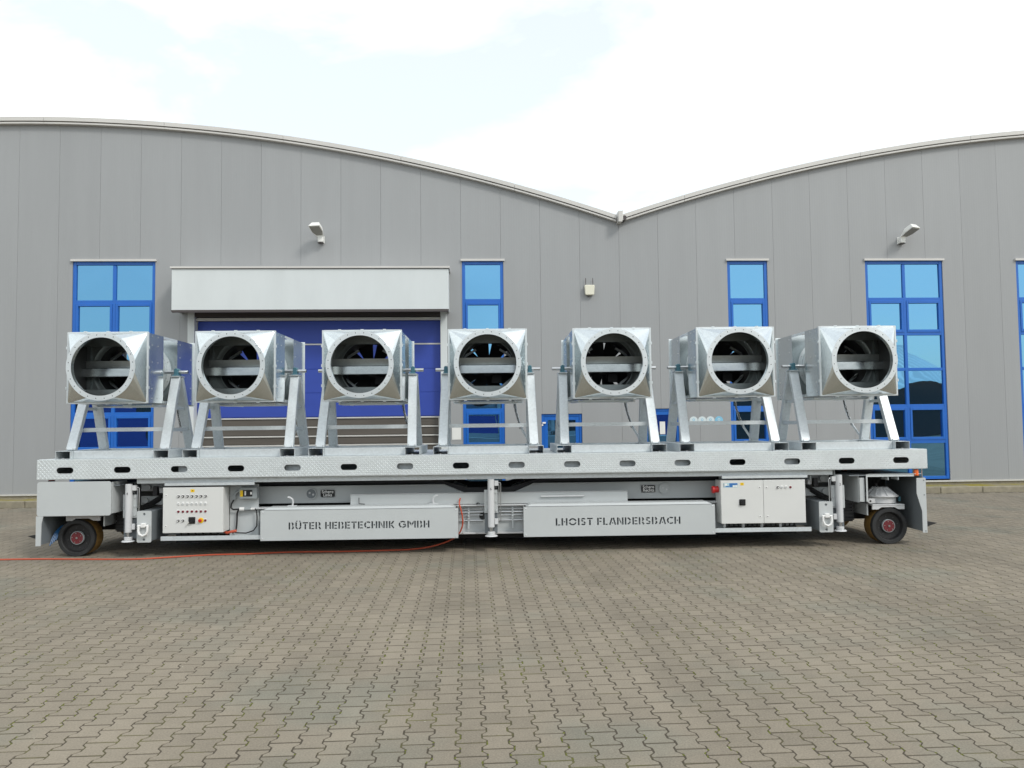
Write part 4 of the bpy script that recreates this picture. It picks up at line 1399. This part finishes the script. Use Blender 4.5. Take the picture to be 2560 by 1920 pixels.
# turntable bogies
def bogie(x, y, s_):
    b = MB().cyl((x, y, 0.565), (x, y, 0.648), 0.20, n=40).build('turntable', 'paint_post', trailer, smooth=True)
    MB().cyl((x, y, 0.652), (x, y, 0.672), 0.235, n=40).build('turntable_flange', 'paint_post', b, smooth=True, bevel=0.004)
    lathe_pts = [(0.672, 0.225), (0.70, 0.19), (0.765, 0.11), (0.782, 0.10), (0.782, 0.0)]
    vs_, fs = [], []
    n = 8
    for i in range(n):
        a = 2 * math.pi * (i + 0.5) / n
        for z, r_ in lathe_pts:
            vs_.append((x + r_ * math.cos(a), y + r_ * math.sin(a), z))
    m_ = len(lathe_pts)
    for i in range(n):
        j = (i + 1) % n
        for k in range(m_ - 1):
            fs.append((i * m_ + k, j * m_ + k, j * m_ + k + 1, i * m_ + k + 1))
    MB().add(vs_, fs).build('turntable_dome', 'paint_post', b)
    for i in range(8):
        a = 2 * math.pi * i / 8
        c_, q = math.cos(a), math.sin(a)
        MB().add([(x + 0.10 * c_ - 0.008 * q, y + 0.10 * q + 0.008 * c_, 0.785), (x + 0.22 * c_ - 0.008 * q, y + 0.22 * q + 0.008 * c_, 0.678),
                  (x + 0.10 * c_ - 0.008 * q, y + 0.10 * q + 0.008 * c_, 0.674),
                  (x + 0.10 * c_ + 0.008 * q, y + 0.10 * q - 0.008 * c_, 0.785), (x + 0.22 * c_ + 0.008 * q, y + 0.22 * q - 0.008 * c_, 0.678),
                  (x + 0.10 * c_ + 0.008 * q, y + 0.10 * q - 0.008 * c_, 0.674)],
                 [(0, 1, 2), (5, 4, 3), (0, 3, 4, 1), (1, 4, 5, 2), (2, 5, 3, 0)]).build('turntable_rib', 'paint_post', b)
    box('turntable_plate', 'paint_post', b, x - 0.22, x + 0.235, y - 0.21, y + 0.23, 0.535, 0.556, 0.004)
    MB().prism([(x - 0.22, 0.534), (x + 0.235, 0.534), (x + 0.235, 0.485), (x + 0.15, 0.485), (x + 0.09, 0.515), (x - 0.09, 0.515), (x - 0.14, 0.485), (x - 0.22, 0.485)], y - 0.205, y - 0.18).build('fork', 'paint_post', b)
    box('fork_side', 'paint_grey', b, *sorted((x - s_ * 0.255, x - s_ * 0.275)), y - 0.15, y + 0.30, 0.40, 0.556)
    MB().cyl((x - s_ * 0.25, y - 0.16, 0.603), (x - s_ * 0.25, y - 0.215, 0.603), 0.036, n=16).build('lock_eye', 'paint_post', b, smooth=True, bevel=0.004)
    MB().cyl((x - s_ * 0.25, y - 0.2155, 0.603), (x - s_ * 0.25, y - 0.218, 0.603), 0.014, n=12).build('eye_hole', 'void', b)
    MB().prism([(x - s_ * 0.18, 0.575), (x - s_ * 0.18, 0.635), (x - s_ * 0.25, 0.638), (x - s_ * 0.25, 0.570)][::int(s_)], y - 0.21, y - 0.15).build('lock_arm', 'paint_post', b)
    box('sensor', 'bearing_blue', b, x + s_ * 0.225 - 0.01, x + s_ * 0.225 + 0.012, y - 0.1, y - 0.06, 0.585, 0.65)
    MB().cyl((x - s_ * 0.06, y - 0.02, 0.78), (x - s_ * 0.06, y - 0.02, 0.83), 0.012, n=8).build('encoder_pin', 'steel_dark', b)
    return b
bogie(-5.53, 0.42, -1)
bogie(5.57, 0.42, 1)
bogie(-5.53, 1.9, -1)
bogie(5.57, 1.9, 1)
# wheel bay bodies
def bay(s_):
    def X(a, b): return sorted((s_ * a, s_ * b))
    w = box('bay_end_wall', 'paint_dark', trailer, *X(5.955, 5.975), 0.014, 2.28, 0.20, 0.95)
    box('bay_inner_wall', 'paint_dark', trailer, *X(4.93, 4.95), 0.45, 1.85, 0.30, 0.985)
    box('bay_back', 'void', trailer, *X(4.96, 5.94), 1.00, 1.02, 0.26, 0.96)  # black sheet set close in to keep the bay dark
    box('bay_top', 'paint_dark', trailer, *X(4.96, 5.95), 0.05, 2.25, 0.965, 0.98)
    box('hose_carrier', 'black', trailer, *X(4.96, 5.20), 0.50, 0.95, 0.29, 0.60)
    for k in range(6):
        box('carrier_link', 'rubber', trailer, *X(4.957, 5.21), 0.48, 0.4995, 0.31 + k * 0.046, 0.345 + k * 0.046)
    MB().add([(s_ * 5.98, 0.12, 0.338), (s_ * 5.98, 0.34, 0.338), (s_ * 5.98, 0.34, 0.222), (s_ * 5.98, 0.12, 0.222), (s_ * 6.27, 0.23, 0.285)],
             [(0, 1, 2, 3), (0, 4, 1), (1, 4, 2), (2, 4, 3), (3, 4, 0)]).build('rubber_buffer', 'black', trailer)
    for k in range(4):
        a = k * 0.03
        pts = [(s_ * (5.86 - a * 0.5 + 0.03 * math.cos(q)), 0.33 + a, 0.36 + 0.12 * math.sin(q) - 0.02 * k) for q in [R(200 - d) for d in range(0, 250, 25)]]
        yo = 0.0 if s_ < 0 else 0.30
        pts = [(s_ * (5.925 - 0.02 * k + 0.02 * t - 0.16 * t * t), 0.15 + yo + 0.25 * t + 0.012 * k, 0.165 + 0.022 * k + (0.26 - 0.02 * k) * math.sin(t * 1.7)) for t in [i / 8 for i in range(9)]]
        MB().tube(pts, 0.009).build('air_hose', 'hose_blue', trailer, smooth=True)
    return w
bay(-1)
bay(1)
# closed left cover
cv = curve_plate('bay_cover', 'paint_grey', trailer, rrect(-6.022, -5.045, 0.576, 1.030, 0.035), [], 0.0, 0.008)
MB().prism([(-6.030, 0.182), (-5.965, 0.182), (-5.958, 0.47), (-5.935, 0.574), (-6.030, 0.574)], 0.0005, 0.011).build('corner_leg', 'paint_grey', cv)
for x in (-6.0, -5.07):
    for z in (0.90, 0.70):
        MB().cyl((x, -0.0005, z), (x, -0.003, z), 0.006, n=8).build('cover_rivet', 'paint_post', cv)
# side skirt of the left bay (dark galvanised)
box('side_skirt', 'paint_grey', trailer, -5.044, -5.038, 0.012, 0.44, 0.60, 1.02)
# open right bay: end plate with a notch, return flange, top frame
MB().prism([(5.872, 0.93), (5.868, 0.72), (5.936, 0.476), (5.936, 0.187), (5.998, 0.187), (5.998, 0.925), (5.985, 0.935)], 0.0, 0.012).build('end_plate', 'paint_grey', trailer)
for x, z in ((5.97, 0.90), (5.97, 0.70), (5.975, 0.21)):
    MB().cyl((x, -0.0005, z), (x, -0.004, z), 0.008, n=8).build('plate_bolt', 'paint_dark', trailer)
box('return_flange', 'paint_grey', trailer, 5.105, 5.175, 0.06, 0.072, 0.610, 0.940, 0.003)
box('return_flange', 'paint_grey', trailer, 5.185, 5.205, 0.03, 0.042, 0.614, 0.985)
box('side_skirt', 'paint_grey', trailer, 5.096, 5.102, 0.073, 0.85, 0.60, 0.985)
box('bay_frame', 'galv_steel', trailer, 5.21, 5.86, 0.04, 0.06, 0.952, 0.985)
box('bay_frame', 'galv_steel', trailer, 5.21, 5.96, 0.03, 0.0385, 0.985, 0.991)
for x in (5.50, 5.64):
    box('frame_bracket', 'galv_steel', trailer, x, x + 0.008, 0.05, 0.25, 0.905, 0.951)
# marker lights
def beacon(x, y, z, m_, label):
    b = MB().cyl((x, y, z), (x, y, z + 0.085), 0.036, 0.030, n=20).build('marker_light', m_, trailer, smooth=True, bevel=0.004)
    b['label'] = label
    MB().cyl((x, y, z - 0.012), (x, y, z - 0.0005), 0.042, n=20).build('light_base', 'black', b, smooth=True)
    return b
beacon(5.90, 0.06, 0.962, 'orange_lens', 'orange marker light at the right end')
beacon(-5.90, 0.12, 1.042, 'red', 'red marker light at the left end')
beacon(5.28, 0.9, 0.99, 'orange_lens', 'orange marker light behind the right post')
MB().cyl((5.965, 0.03, 0.93), (5.965, 0.03, DZ0), 0.007, n=8).build('stay_rod', 'steel', trailer)
for x in (4.52, 4.86):
    box('hanger', 'galv_steel', trailer, x, x + 0.012, 0.30, 0.34, 0.90, DZ0 - 0.01)

# ------------------------------------------------------------------ fans ------
FX = [(i - 3) * 1.685 for i in range(7)]
Z0 = DZ1 + 0.0035
def zf(z): return z - Z0          # photo height -> fan local
HW, ZB, ZT = 0.522, zf(2.075), zf(3.010)
ZC = zf(2.545)
def fan_unit():
    t = empty('fan_unit')
    # stand: two long tubes, cross tubes
    for s_ in (-1, 1):
        x = s_ * 0.651
        y0, y1, w, h, th = 0.02, 1.30, 0.101, 0.108, 0.005
        b = MB()
        b.box(x - w, x + w, y0, y1, 0, th)
        b.box(x - w, x + w, y0, y1, h - th, h)
        b.box(x - w, x - w + th, y0, y1, th, h - th)
        b.box(x + w - th, x + w, y0, y1, th, h - th)
        b.build('base_tube', 'galv_steel', t, bevel=0.002)
        MB().cyl((x, 0.035, th), (x, 0.035, th + 0.012), 0.013, n=10).build('base_bolt', 'steel', t)
        # A frame legs
        ax, ay, az = s_ * 0.605, 0.66, zf(2.455)
        for fy, nm in ((0.20, 'f'), (1.10, 'r')):
            MB().beam((s_ * 0.63, fy, h + 0.001), (ax, ay + (-0.03 if fy < 0.5 else 0.05), az), 0.125, 0.07).build('leg', 'galv_steel', t, bevel=0.006)
            for q in (-0.045, 0.045):
                MB().cyl((s_ * 0.63 + q, fy - 0.045, h + 0.02), (s_ * 0.63 + q, fy - 0.045, h + 0.035), 0.008, n=6).build('leg_bolt', 'steel', t)
        box('leg_tie', 'galv_steel', t, s_ * 0.64 - 0.012, s_ * 0.64 + 0.012, 0.34, 0.98, 0.355, 0.405)
        box('leg_tie', 'galv_steel', t, s_ * 0.63 - 0.012, s_ * 0.63 + 0.012, 0.47, 0.86, 0.665, 0.705)
        box('apex_plate', 'galv_steel', t, s_ * 0.605 - 0.065, s_ * 0.605 + 0.065, 0.56, 0.77, az + 0.002, az + 0.014)
        # pillow block and pivot shaft
        pz = zf(2.527)
        pb = MB().prism([(ax - 0.028, az + 0.015), (ax + 0.028, az + 0.015), (ax + 0.028, pz + 0.035), (ax + 0.012, pz + 0.052), (ax - 0.012, pz + 0.052), (ax - 0.028, pz + 0.035)], 0.60, 0.72).build('pillow_block', 'bearing_blue', t, bevel=0.006)
        box('block_foot', 'bearing_blue', pb, ax - 0.04, ax + 0.04, 0.575, 0.755, az + 0.0145, az + 0.03, 0.004)
        MB().cyl((s_ * 0.43, 0.66, pz), (s_ * 0.755, 0.66, pz), 0.024, n=20).build('pivot_shaft', 'steel', t, smooth=True)
        MB().cyl((s_ * 0.757, 0.66, pz), (s_ * 0.7555, 0.66, pz), 0.012, n=12).build('shaft_bore', 'black', t)
    box('front_cross_tube', 'galv_steel', t, -0.549, 0.549, 0.10, 0.20, 0.0015, 0.106, 0.004)
    box('rear_cross_tube', 'galv_steel', t, -0.549, 0.549, 1.10, 1.20, 0.0015, 0.106, 0.004)
    box('front_rail', 'galv_steel', t, -0.56, 0.56, 0.385, 0.393, 0.362, 0.415)
    # square to round inlet: four triangles and four conical corners
    y0, y1 = -0.12, -0.315
    rc = 0.405
    n = 24
    vs_ = [(-HW, y0, ZB), (HW, y0, ZB), (HW, y0, ZT), (-HW, y0, ZT)]
    for i in range(n):
        a = 2 * math.pi * i / n + R(225)
        vs_.append((rc * math.cos(a), y1, ZC + rc * math.sin(a)))
    fs = []
    q = n // 4
    for k in range(4):
        for i in range(q):
            i0, i1 = k * q + i - q // 2, k * q + i + 1 - q // 2
            fs.append((k, 4 + i1 % n, 4 + i0 % n))
        fs.append((k, (k + 1) % 4, 4 + (k * q + q // 2) % n))
    me = bpy.data.meshes.new('inlet_cone')
    me.from_pydata(vs_, [], fs)
    bm = bmesh.new(); bm.from_mesh(me)
    bmesh.ops.recalc_face_normals(bm, faces=bm.faces)
    bm.to_mesh(me); bm.free()
    cone = link('inlet_cone', me, 'galv_sheet', t)
    rg = MB().ring((0, y1 + 0.004, ZC), (0, -1, 0), 0.383, 0.446, 0.007, 72).build('inlet_ring', 'galv_ring', t, smooth=True)
    b = MB()
    for i in range(24):
        a = 2 * math.pi * (i + 0.5) / 24
        x, z = 0.418 * math.cos(a), ZC + 0.418 * math.sin(a)
        b.cyl((x, y1 - 0.0032, z), (x, y1 - 0.0045, z), 0.0062, n=8)
    tag(b.build('ring_holes', 'void', rg), kind='stuff')
    MB().cyl((0, y1 + 0.003, ZC), (0, y1 + 0.07, ZC), 0.3835, n=64, cap=False).build('inlet_collar', 'galv_sheet', t, smooth=True)
    # front box: side, top and bottom sheets and edge frame
    ft = 0.003
    yb = 0.38
    for s_ in (-1, 1):
        sp = MB().box(*sorted((s_ * HW, s_ * (HW - ft))), y0, yb, ZB, ZT).build('side_sheet', 'galv_sheet', t)
        bb = MB()
        for yy in (0.02, 0.20):
            for z in (ZB + 0.06, ZB + 0.19, ZB + 0.42, ZB + 0.55, ZB + 0.78, ZB + 0.90):
                bb.cyl((s_ * HW, yy, z), (s_ * (HW + 0.006), yy, z), 0.007, n=6)
        tag(bb.build('side_rivets', 'steel', sp), kind='stuff')
        MB().box(*sorted((s_ * (HW - 0.014), s_ * (HW - 0.06))), yb - 0.044, yb - 0.006, ZB + 0.014, ZT - 0.014).build('box_stiffener', 'galv_shaded', t)
    box('top_sheet', 'galv_sheet', t, -HW + 0.004, HW - 0.004, y0, yb, ZT - 0.004, ZT - 0.001)
    box('bottom_sheet', 'galv_sheet', t, -HW + 0.004, HW - 0.004, y0, yb, ZB + 0.001, ZB + 0.004)
    fr_ = MB()
    f_ = 0.022
    for s_ in (-1, 1):
        fr_.box(*sorted((s_ * (HW + 0.012), s_ * (HW - 0.012))), y0 - 0.012, y0 + f_, ZB - 0.010, ZT + 0.010)
    fr_.box(-HW + 0.012, HW - 0.012, y0 - 0.011, y0 + f_, ZT - 0.010, ZT + 0.012)
    fr_.box(-HW + 0.012, HW - 0.012, y0 - 0.011, y0 + f_, ZB - 0.012, ZB + 0.010)
    ff_ = fr_.build('front_frame', 'galv_ring', t, bevel=0.003)
    b = MB()
    for x in (-0.30, 0.0, 0.30):
        for z in (ZT + 0.014, ZB - 0.018):
            b.box(x - 0.018, x + 0.018, y0 - 0.016, y0 + 0.02, z - 0.004, z + 0.006)
    for s_ in (-1, 1):
        for z in (ZB + 0.20, ZC, ZT - 0.20):
            b.box(*sorted((s_ * (HW + 0.010), s_ * (HW + 0.022))), y0 - 0.016, y0 + 0.02, z - 0.018, z + 0.018)
    tag(b.build('frame_clips', 'galv_deck', ff_), kind='stuff')
    li = MB()
    for s_ in (-1, 1):
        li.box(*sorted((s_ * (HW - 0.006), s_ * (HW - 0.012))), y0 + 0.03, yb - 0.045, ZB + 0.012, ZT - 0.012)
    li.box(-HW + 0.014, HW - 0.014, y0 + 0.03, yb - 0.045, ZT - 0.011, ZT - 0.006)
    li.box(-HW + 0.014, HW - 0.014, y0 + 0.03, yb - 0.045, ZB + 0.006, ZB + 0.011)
    li.build('shade_lining', 'inner_shade', t)  # sheets added to darken the inside of the front box
    # inner baffles seen through the inlet
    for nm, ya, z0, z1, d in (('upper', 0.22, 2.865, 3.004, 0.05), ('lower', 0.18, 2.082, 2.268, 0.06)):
        box('baffle', 'galv_shaded', t, -HW + 0.006, HW - 0.006, ya, ya + d, zf(z0), zf(z1), 0.004)
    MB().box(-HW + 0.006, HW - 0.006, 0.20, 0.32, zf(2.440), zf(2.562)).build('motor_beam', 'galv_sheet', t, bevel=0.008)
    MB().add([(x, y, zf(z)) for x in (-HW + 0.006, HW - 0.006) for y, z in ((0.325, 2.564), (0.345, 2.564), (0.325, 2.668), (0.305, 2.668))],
             [(0, 3, 2, 1), (4, 5, 6, 7), (0, 1, 5, 4), (1, 2, 6, 5), (2, 3, 7, 6), (3, 0, 4, 7)]).build('upper_beam', 'galv_shaded2', t)
    y2, y3 = 0.86, 1.47
    sq = [(-HW + 0.004, ZB + 0.005), (HW - 0.004, ZB + 0.005), (HW - 0.004, ZT - 0.005), (-HW + 0.004, ZT - 0.005)]
    circ = [(0.375 * math.cos(2 * math.pi * i / 48), ZC + 0.375 * math.sin(2 * math.pi * i / 48)) for i in range(48)]
    curve_plate('box_back_plate', 'galv_shaded', t, sq, [circ], yb - 0.004, 0.004)
    lathe([(yb - 0.05, 0.43), (yb - 0.02, 0.395), (yb + 0.01, 0.376)], 0, ZC).build('bell_mouth', 'galv_shaded', t, smooth=True)
    # corner angles between front and rear box
    for s_ in (-1, 1):
        for zc, d in ((ZT, -1), (ZB, 1)):
            b = MB()
            b.box(*sorted((s_ * HW, s_ * (HW - 0.035))), yb, y2, *sorted((zc, zc + d * 0.004)))
            b.box(*sorted((s_ * HW, s_ * (HW - 0.004))), yb, y2, *sorted((zc + d * 0.004, zc + d * 0.035)))
            b.build('corner_angle', 'galv_deck', t)
    # rear box with fan plate
    sq = [(-HW, ZB), (HW, ZB), (HW, ZT), (-HW, ZT)]
    circ = [(0.375 * math.cos(2 * math.pi * i / 48), ZC + 0.375 * math.sin(2 * math.pi * i / 48)) for i in range(48)]
    curve_plate('fan_plate', 'galv_sheet', t, sq, [circ], y2, 0.004)
    for s_ in (-1, 1):
        MB().box(*sorted((s_ * HW, s_ * (HW - ft))), y2 + 0.0045, y3, ZB, ZT).build('rear_side_sheet', 'galv_sheet', t)
        bb = MB()
        for yy in (y2 + 0.10, y3 - 0.10):
            for z in (ZB + 0.06, ZB + 0.25, ZC, ZT - 0.25, ZT - 0.06):
                bb.cyl((s_ * HW, yy, z), (s_ * (HW + 0.006), yy, z), 0.007, n=6)
        tag(bb.build('rear_rivets', 'steel', t), kind='stuff')
    box('rear_top_sheet', 'galv_sheet', t, -HW + 0.004, HW - 0.004, y2 + 0.0045, y3, ZT - 0.004, ZT - 0.001)
    box('rear_bottom_sheet', 'galv_sheet', t, -HW + 0.004, HW - 0.004, y2 + 0.0045, y3, ZB + 0.001, ZB + 0.004)
    rb = MB()
    for s_ in (-1, 1):
        rb.box(*sorted((s_ * (HW + 0.02), s_ * (HW - 0.03))), y3, y3 + 0.012, ZB - 0.02, ZT + 0.02)
    rb.box(-HW + 0.03, HW - 0.03, y3, y3 + 0.012, ZT - 0.03, ZT + 0.02)
    rb.box(-HW + 0.03, HW - 0.03, y3, y3 + 0.012, ZB - 0.02, ZB + 0.03)
    rb.build('rear_frame', 'galv_deck', t, bevel=0.003)
    cs = MB().cyl((0, yb + 0.001, ZC), (0, y2 - 0.001, ZC), 0.385, n=48, cap=False).build('fan_casing', 'galv_sheet', t, smooth=True)
    MB().cyl((0, yb + 0.004, ZC), (0, y2 - 0.004, ZC), 0.378, n=48, cap=False).build('casing_shade', 'inner_shade', t, smooth=True)  # added dark sleeve, puts shade into the casing
    for yy in (yb + 0.001, y2 - 0.20, y2 - 0.012):
        fl = MB().ring((0, yy, ZC), (0, 1, 0), 0.386, 0.435, 0.008, 48).build('casing_flange', 'galv_deck', t, smooth=True)
        b = MB()
        for i in range(18):
            a = 2 * math.pi * i / 18
            b.cyl((0.412 * math.cos(a), yy - 0.0005, ZC + 0.412 * math.sin(a)), (0.412 * math.cos(a), yy - 0.008, ZC + 0.412 * math.sin(a)), 0.009, n=6)
        tag(b.build('flange_bolts', 'steel', fl), kind='stuff')
    # impeller with twisted blades and motor
    imp = MB().cyl((0, 0.74, ZC), (0, 0.90, ZC), 0.115, 0.10, n=28).build('impeller_hub', 'steel_dark', t, smooth=True, bevel=0.006)
    for k in range(8):
        a = 2 * math.pi * k / 8 + 0.3
        vs_ = []
        for i in range(5):
            r_ = 0.09 + 0.285 * i / 4
            tw = R(52 - 26 * i / 4)
            cw = 0.09 + 0.052 * i / 4
            for u in (-1, 1):
                tang, ax_ = u * cw * math.cos(tw), u * cw * math.sin(tw)
                ca, sa = math.cos(a), math.sin(a)
                x, z = r_ * ca - tang * sa, r_ * sa + tang * ca
                vs_ += [(x, 0.81 + ax_ * 0.8, ZC + z), (x, 0.816 + ax_ * 0.8, ZC + z)]
        fs = [(0, 2, 3, 1), (16, 17, 19, 18)]
        for i in range(4):
            p, w = 4 * i, 4 * i + 4
            fs += [(p, w, w + 2, p + 2), (p + 1, p + 3, w + 3, w + 1), (p, p + 1, w + 1, w), (p + 2, w + 2, w + 3, p + 3)]
        MB().add(vs_, fs).build('fan_blade', 'steel_dark', t, smooth=True)
    MB().cyl((0, 0.905, ZC), (0, 1.25, ZC), 0.15, n=28).build('motor', 'steel_dark', t, smooth=True, bevel=0.01)
    for a in (35, 145, 215, 325):
        ca, sa = math.cos(R(a)), math.sin(R(a))
        MB().beam((0.12 * ca, 1.08, ZC + 0.12 * sa), (0.50 * ca, 1.08, ZC + 0.44 * sa), 0.03, 0.05).build('motor_strut', 'galv_steel', t)
    for s_ in (-1, 1):
        MB().beam((s_ * 0.35, 0.66, ZC + 0.16), (s_ * 0.17, 0.66, ZC + 0.27), 0.03, 0.055).build('guide_vane', 'galv_shaded2', t)
        MB().beam((s_ * 0.36, 0.66, ZC - 0.14), (s_ * 0.20, 0.66, ZC - 0.27), 0.03, 0.055).build('guide_vane', 'galv_shaded2', t)
    box('terminal_box', 'steel_dark', t, 0.05, 0.20, 0.66, 0.73, ZC - 0.22, ZC - 0.10, 0.006)
    # underside tray, supply hose and chain at the rear
    box('drip_tray', 'galv_deck', t, -0.42, 0.40, 0.42, 0.83, ZB - 0.045, ZB - 0.037)
    for x in (-0.40, 0.38):
        box('tray_rail', 'galv_deck', t, x - 0.01, x + 0.01, 0.385, 1.46, ZB - 0.036, ZB - 0.012)
    pts = [(0.40, 1.22, zf(2.05)), (0.415, 1.215, zf(1.93)), (0.45, 1.20, zf(1.80)), (0.51, 1.17, zf(1.64)), (0.585, 1.12, zf(1.50))]
    MB().tube(pts, 0.017).build('supply_hose', 'galv_steel', t, smooth=True)
    ch = MB()
    for i in range(12):
        p = Vector((0.385 + 0.008 * i, 1.20 - 0.004 * i, zf(2.03) - 0.032 * i))
        b_ = []
        ang = 0 if i % 2 else math.pi / 2
        for k in range(9):
            w = 2 * math.pi * k / 8
            ox, oz = 0.011 * math.cos(w), 0.022 * math.sin(w)
            b_.append(p + Vector((ox * math.cos(ang), ox * math.sin(ang), oz)))
        ch.tube(b_, 0.004, n=5, cap=False)
    ch.build('chain', 'steel_dark', t, smooth=True)
    return t
def copy_tree(o, parent=None):
    c = o.copy()
    COL.objects.link(c)
    c.parent = parent
    for chd in list(o.children):
        copy_tree(chd, c)
    return c
FL = ['leftmost galvanised fan on the deck, in front of the left blue window',
      'second galvanised fan from the left, before the left edge of the blue gate',
      'third galvanised fan from the left, before the blue gate',
      'middle galvanised fan of the seven, before a narrow blue window',
      'fifth galvanised fan from the left, before bare grey wall and a small blue door',
      'second galvanised fan from the right end of the deck',
      'rightmost galvanised fan on the deck, beside the tall two-column window']
proto = fan_unit()
fans = [proto] + [copy_tree(proto) for _ in range(6)]
for f, x, lb_ in zip(fans, FX, FL):
    f.location = T0 + Vector((x * math.cos(TRZ), x * math.sin(TRZ), Z0))
    f.rotation_euler = (0, 0, TRZ)
    tag(f, lb_, 'fan', 'galvanised fans in a row on the trailer deck')

# orange mains cable -------------------------------------------------------
def tw(x, y, z): return T0 + Vector((x * math.cos(TRZ) - y * math.sin(TRZ), x * math.sin(TRZ) + y * math.cos(TRZ), z))
raw = [(-0.398, 0.24, 0.715), (-0.404, 0.17, 0.69), (-0.406, 0.14, 0.645), (-0.380, 0.13, 0.552), (-0.366, 0.135, 0.465), (-0.368, 0.16, 0.355), (-0.410, 0.20, 0.25),
       (-0.50, 0.26, 0.165), (-0.66, 0.31, 0.09), (-0.88, 0.335, 0.035), (-1.13, 0.325, 0.012), (-1.38, 0.30, 0.011), (-2.0, 0.255, 0.011), (-2.5, 0.275, 0.011), (-2.85, 0.26, 0.011), (-3.25, 0.18, 0.011),
       (-3.8, 0.14, 0.011), (-4.32, -0.02, 0.011), (-4.67, -0.11, 0.011), (-5.28, -0.065, 0.011), (-5.92, 0.01, 0.011), (-6.5, 0.02, 0.011), (-7.5, -0.04, 0.011), (-9.5, -0.15, 0.011), (-12, -0.05, 0.011)]
def smooth_path(p, k=6):
    out = []
    P_ = [Vector(q) for q in p]
    for i in range(len(P_) - 1):
        a, b, c, d = P_[max(i - 1, 0)], P_[i], P_[i + 1], P_[min(i + 2, len(P_) - 1)]
        for s_ in range(k):
            t = s_ / k
            out.append(0.5 * ((2 * b) + (c - a) * t + (2 * a - 5 * b + 4 * c - d) * t * t + (3 * b - a - 3 * c + d) * t ** 3))
    out.append(P_[-1])
    return out
oc = MB().tube([tw(*p) for p in smooth_path(raw)], 0.0105, n=8).build('orange_cable', 'orange_cable', smooth=True)
tag(oc, 'orange power cable hanging from the trailer and trailing left over the paving', 'cable')
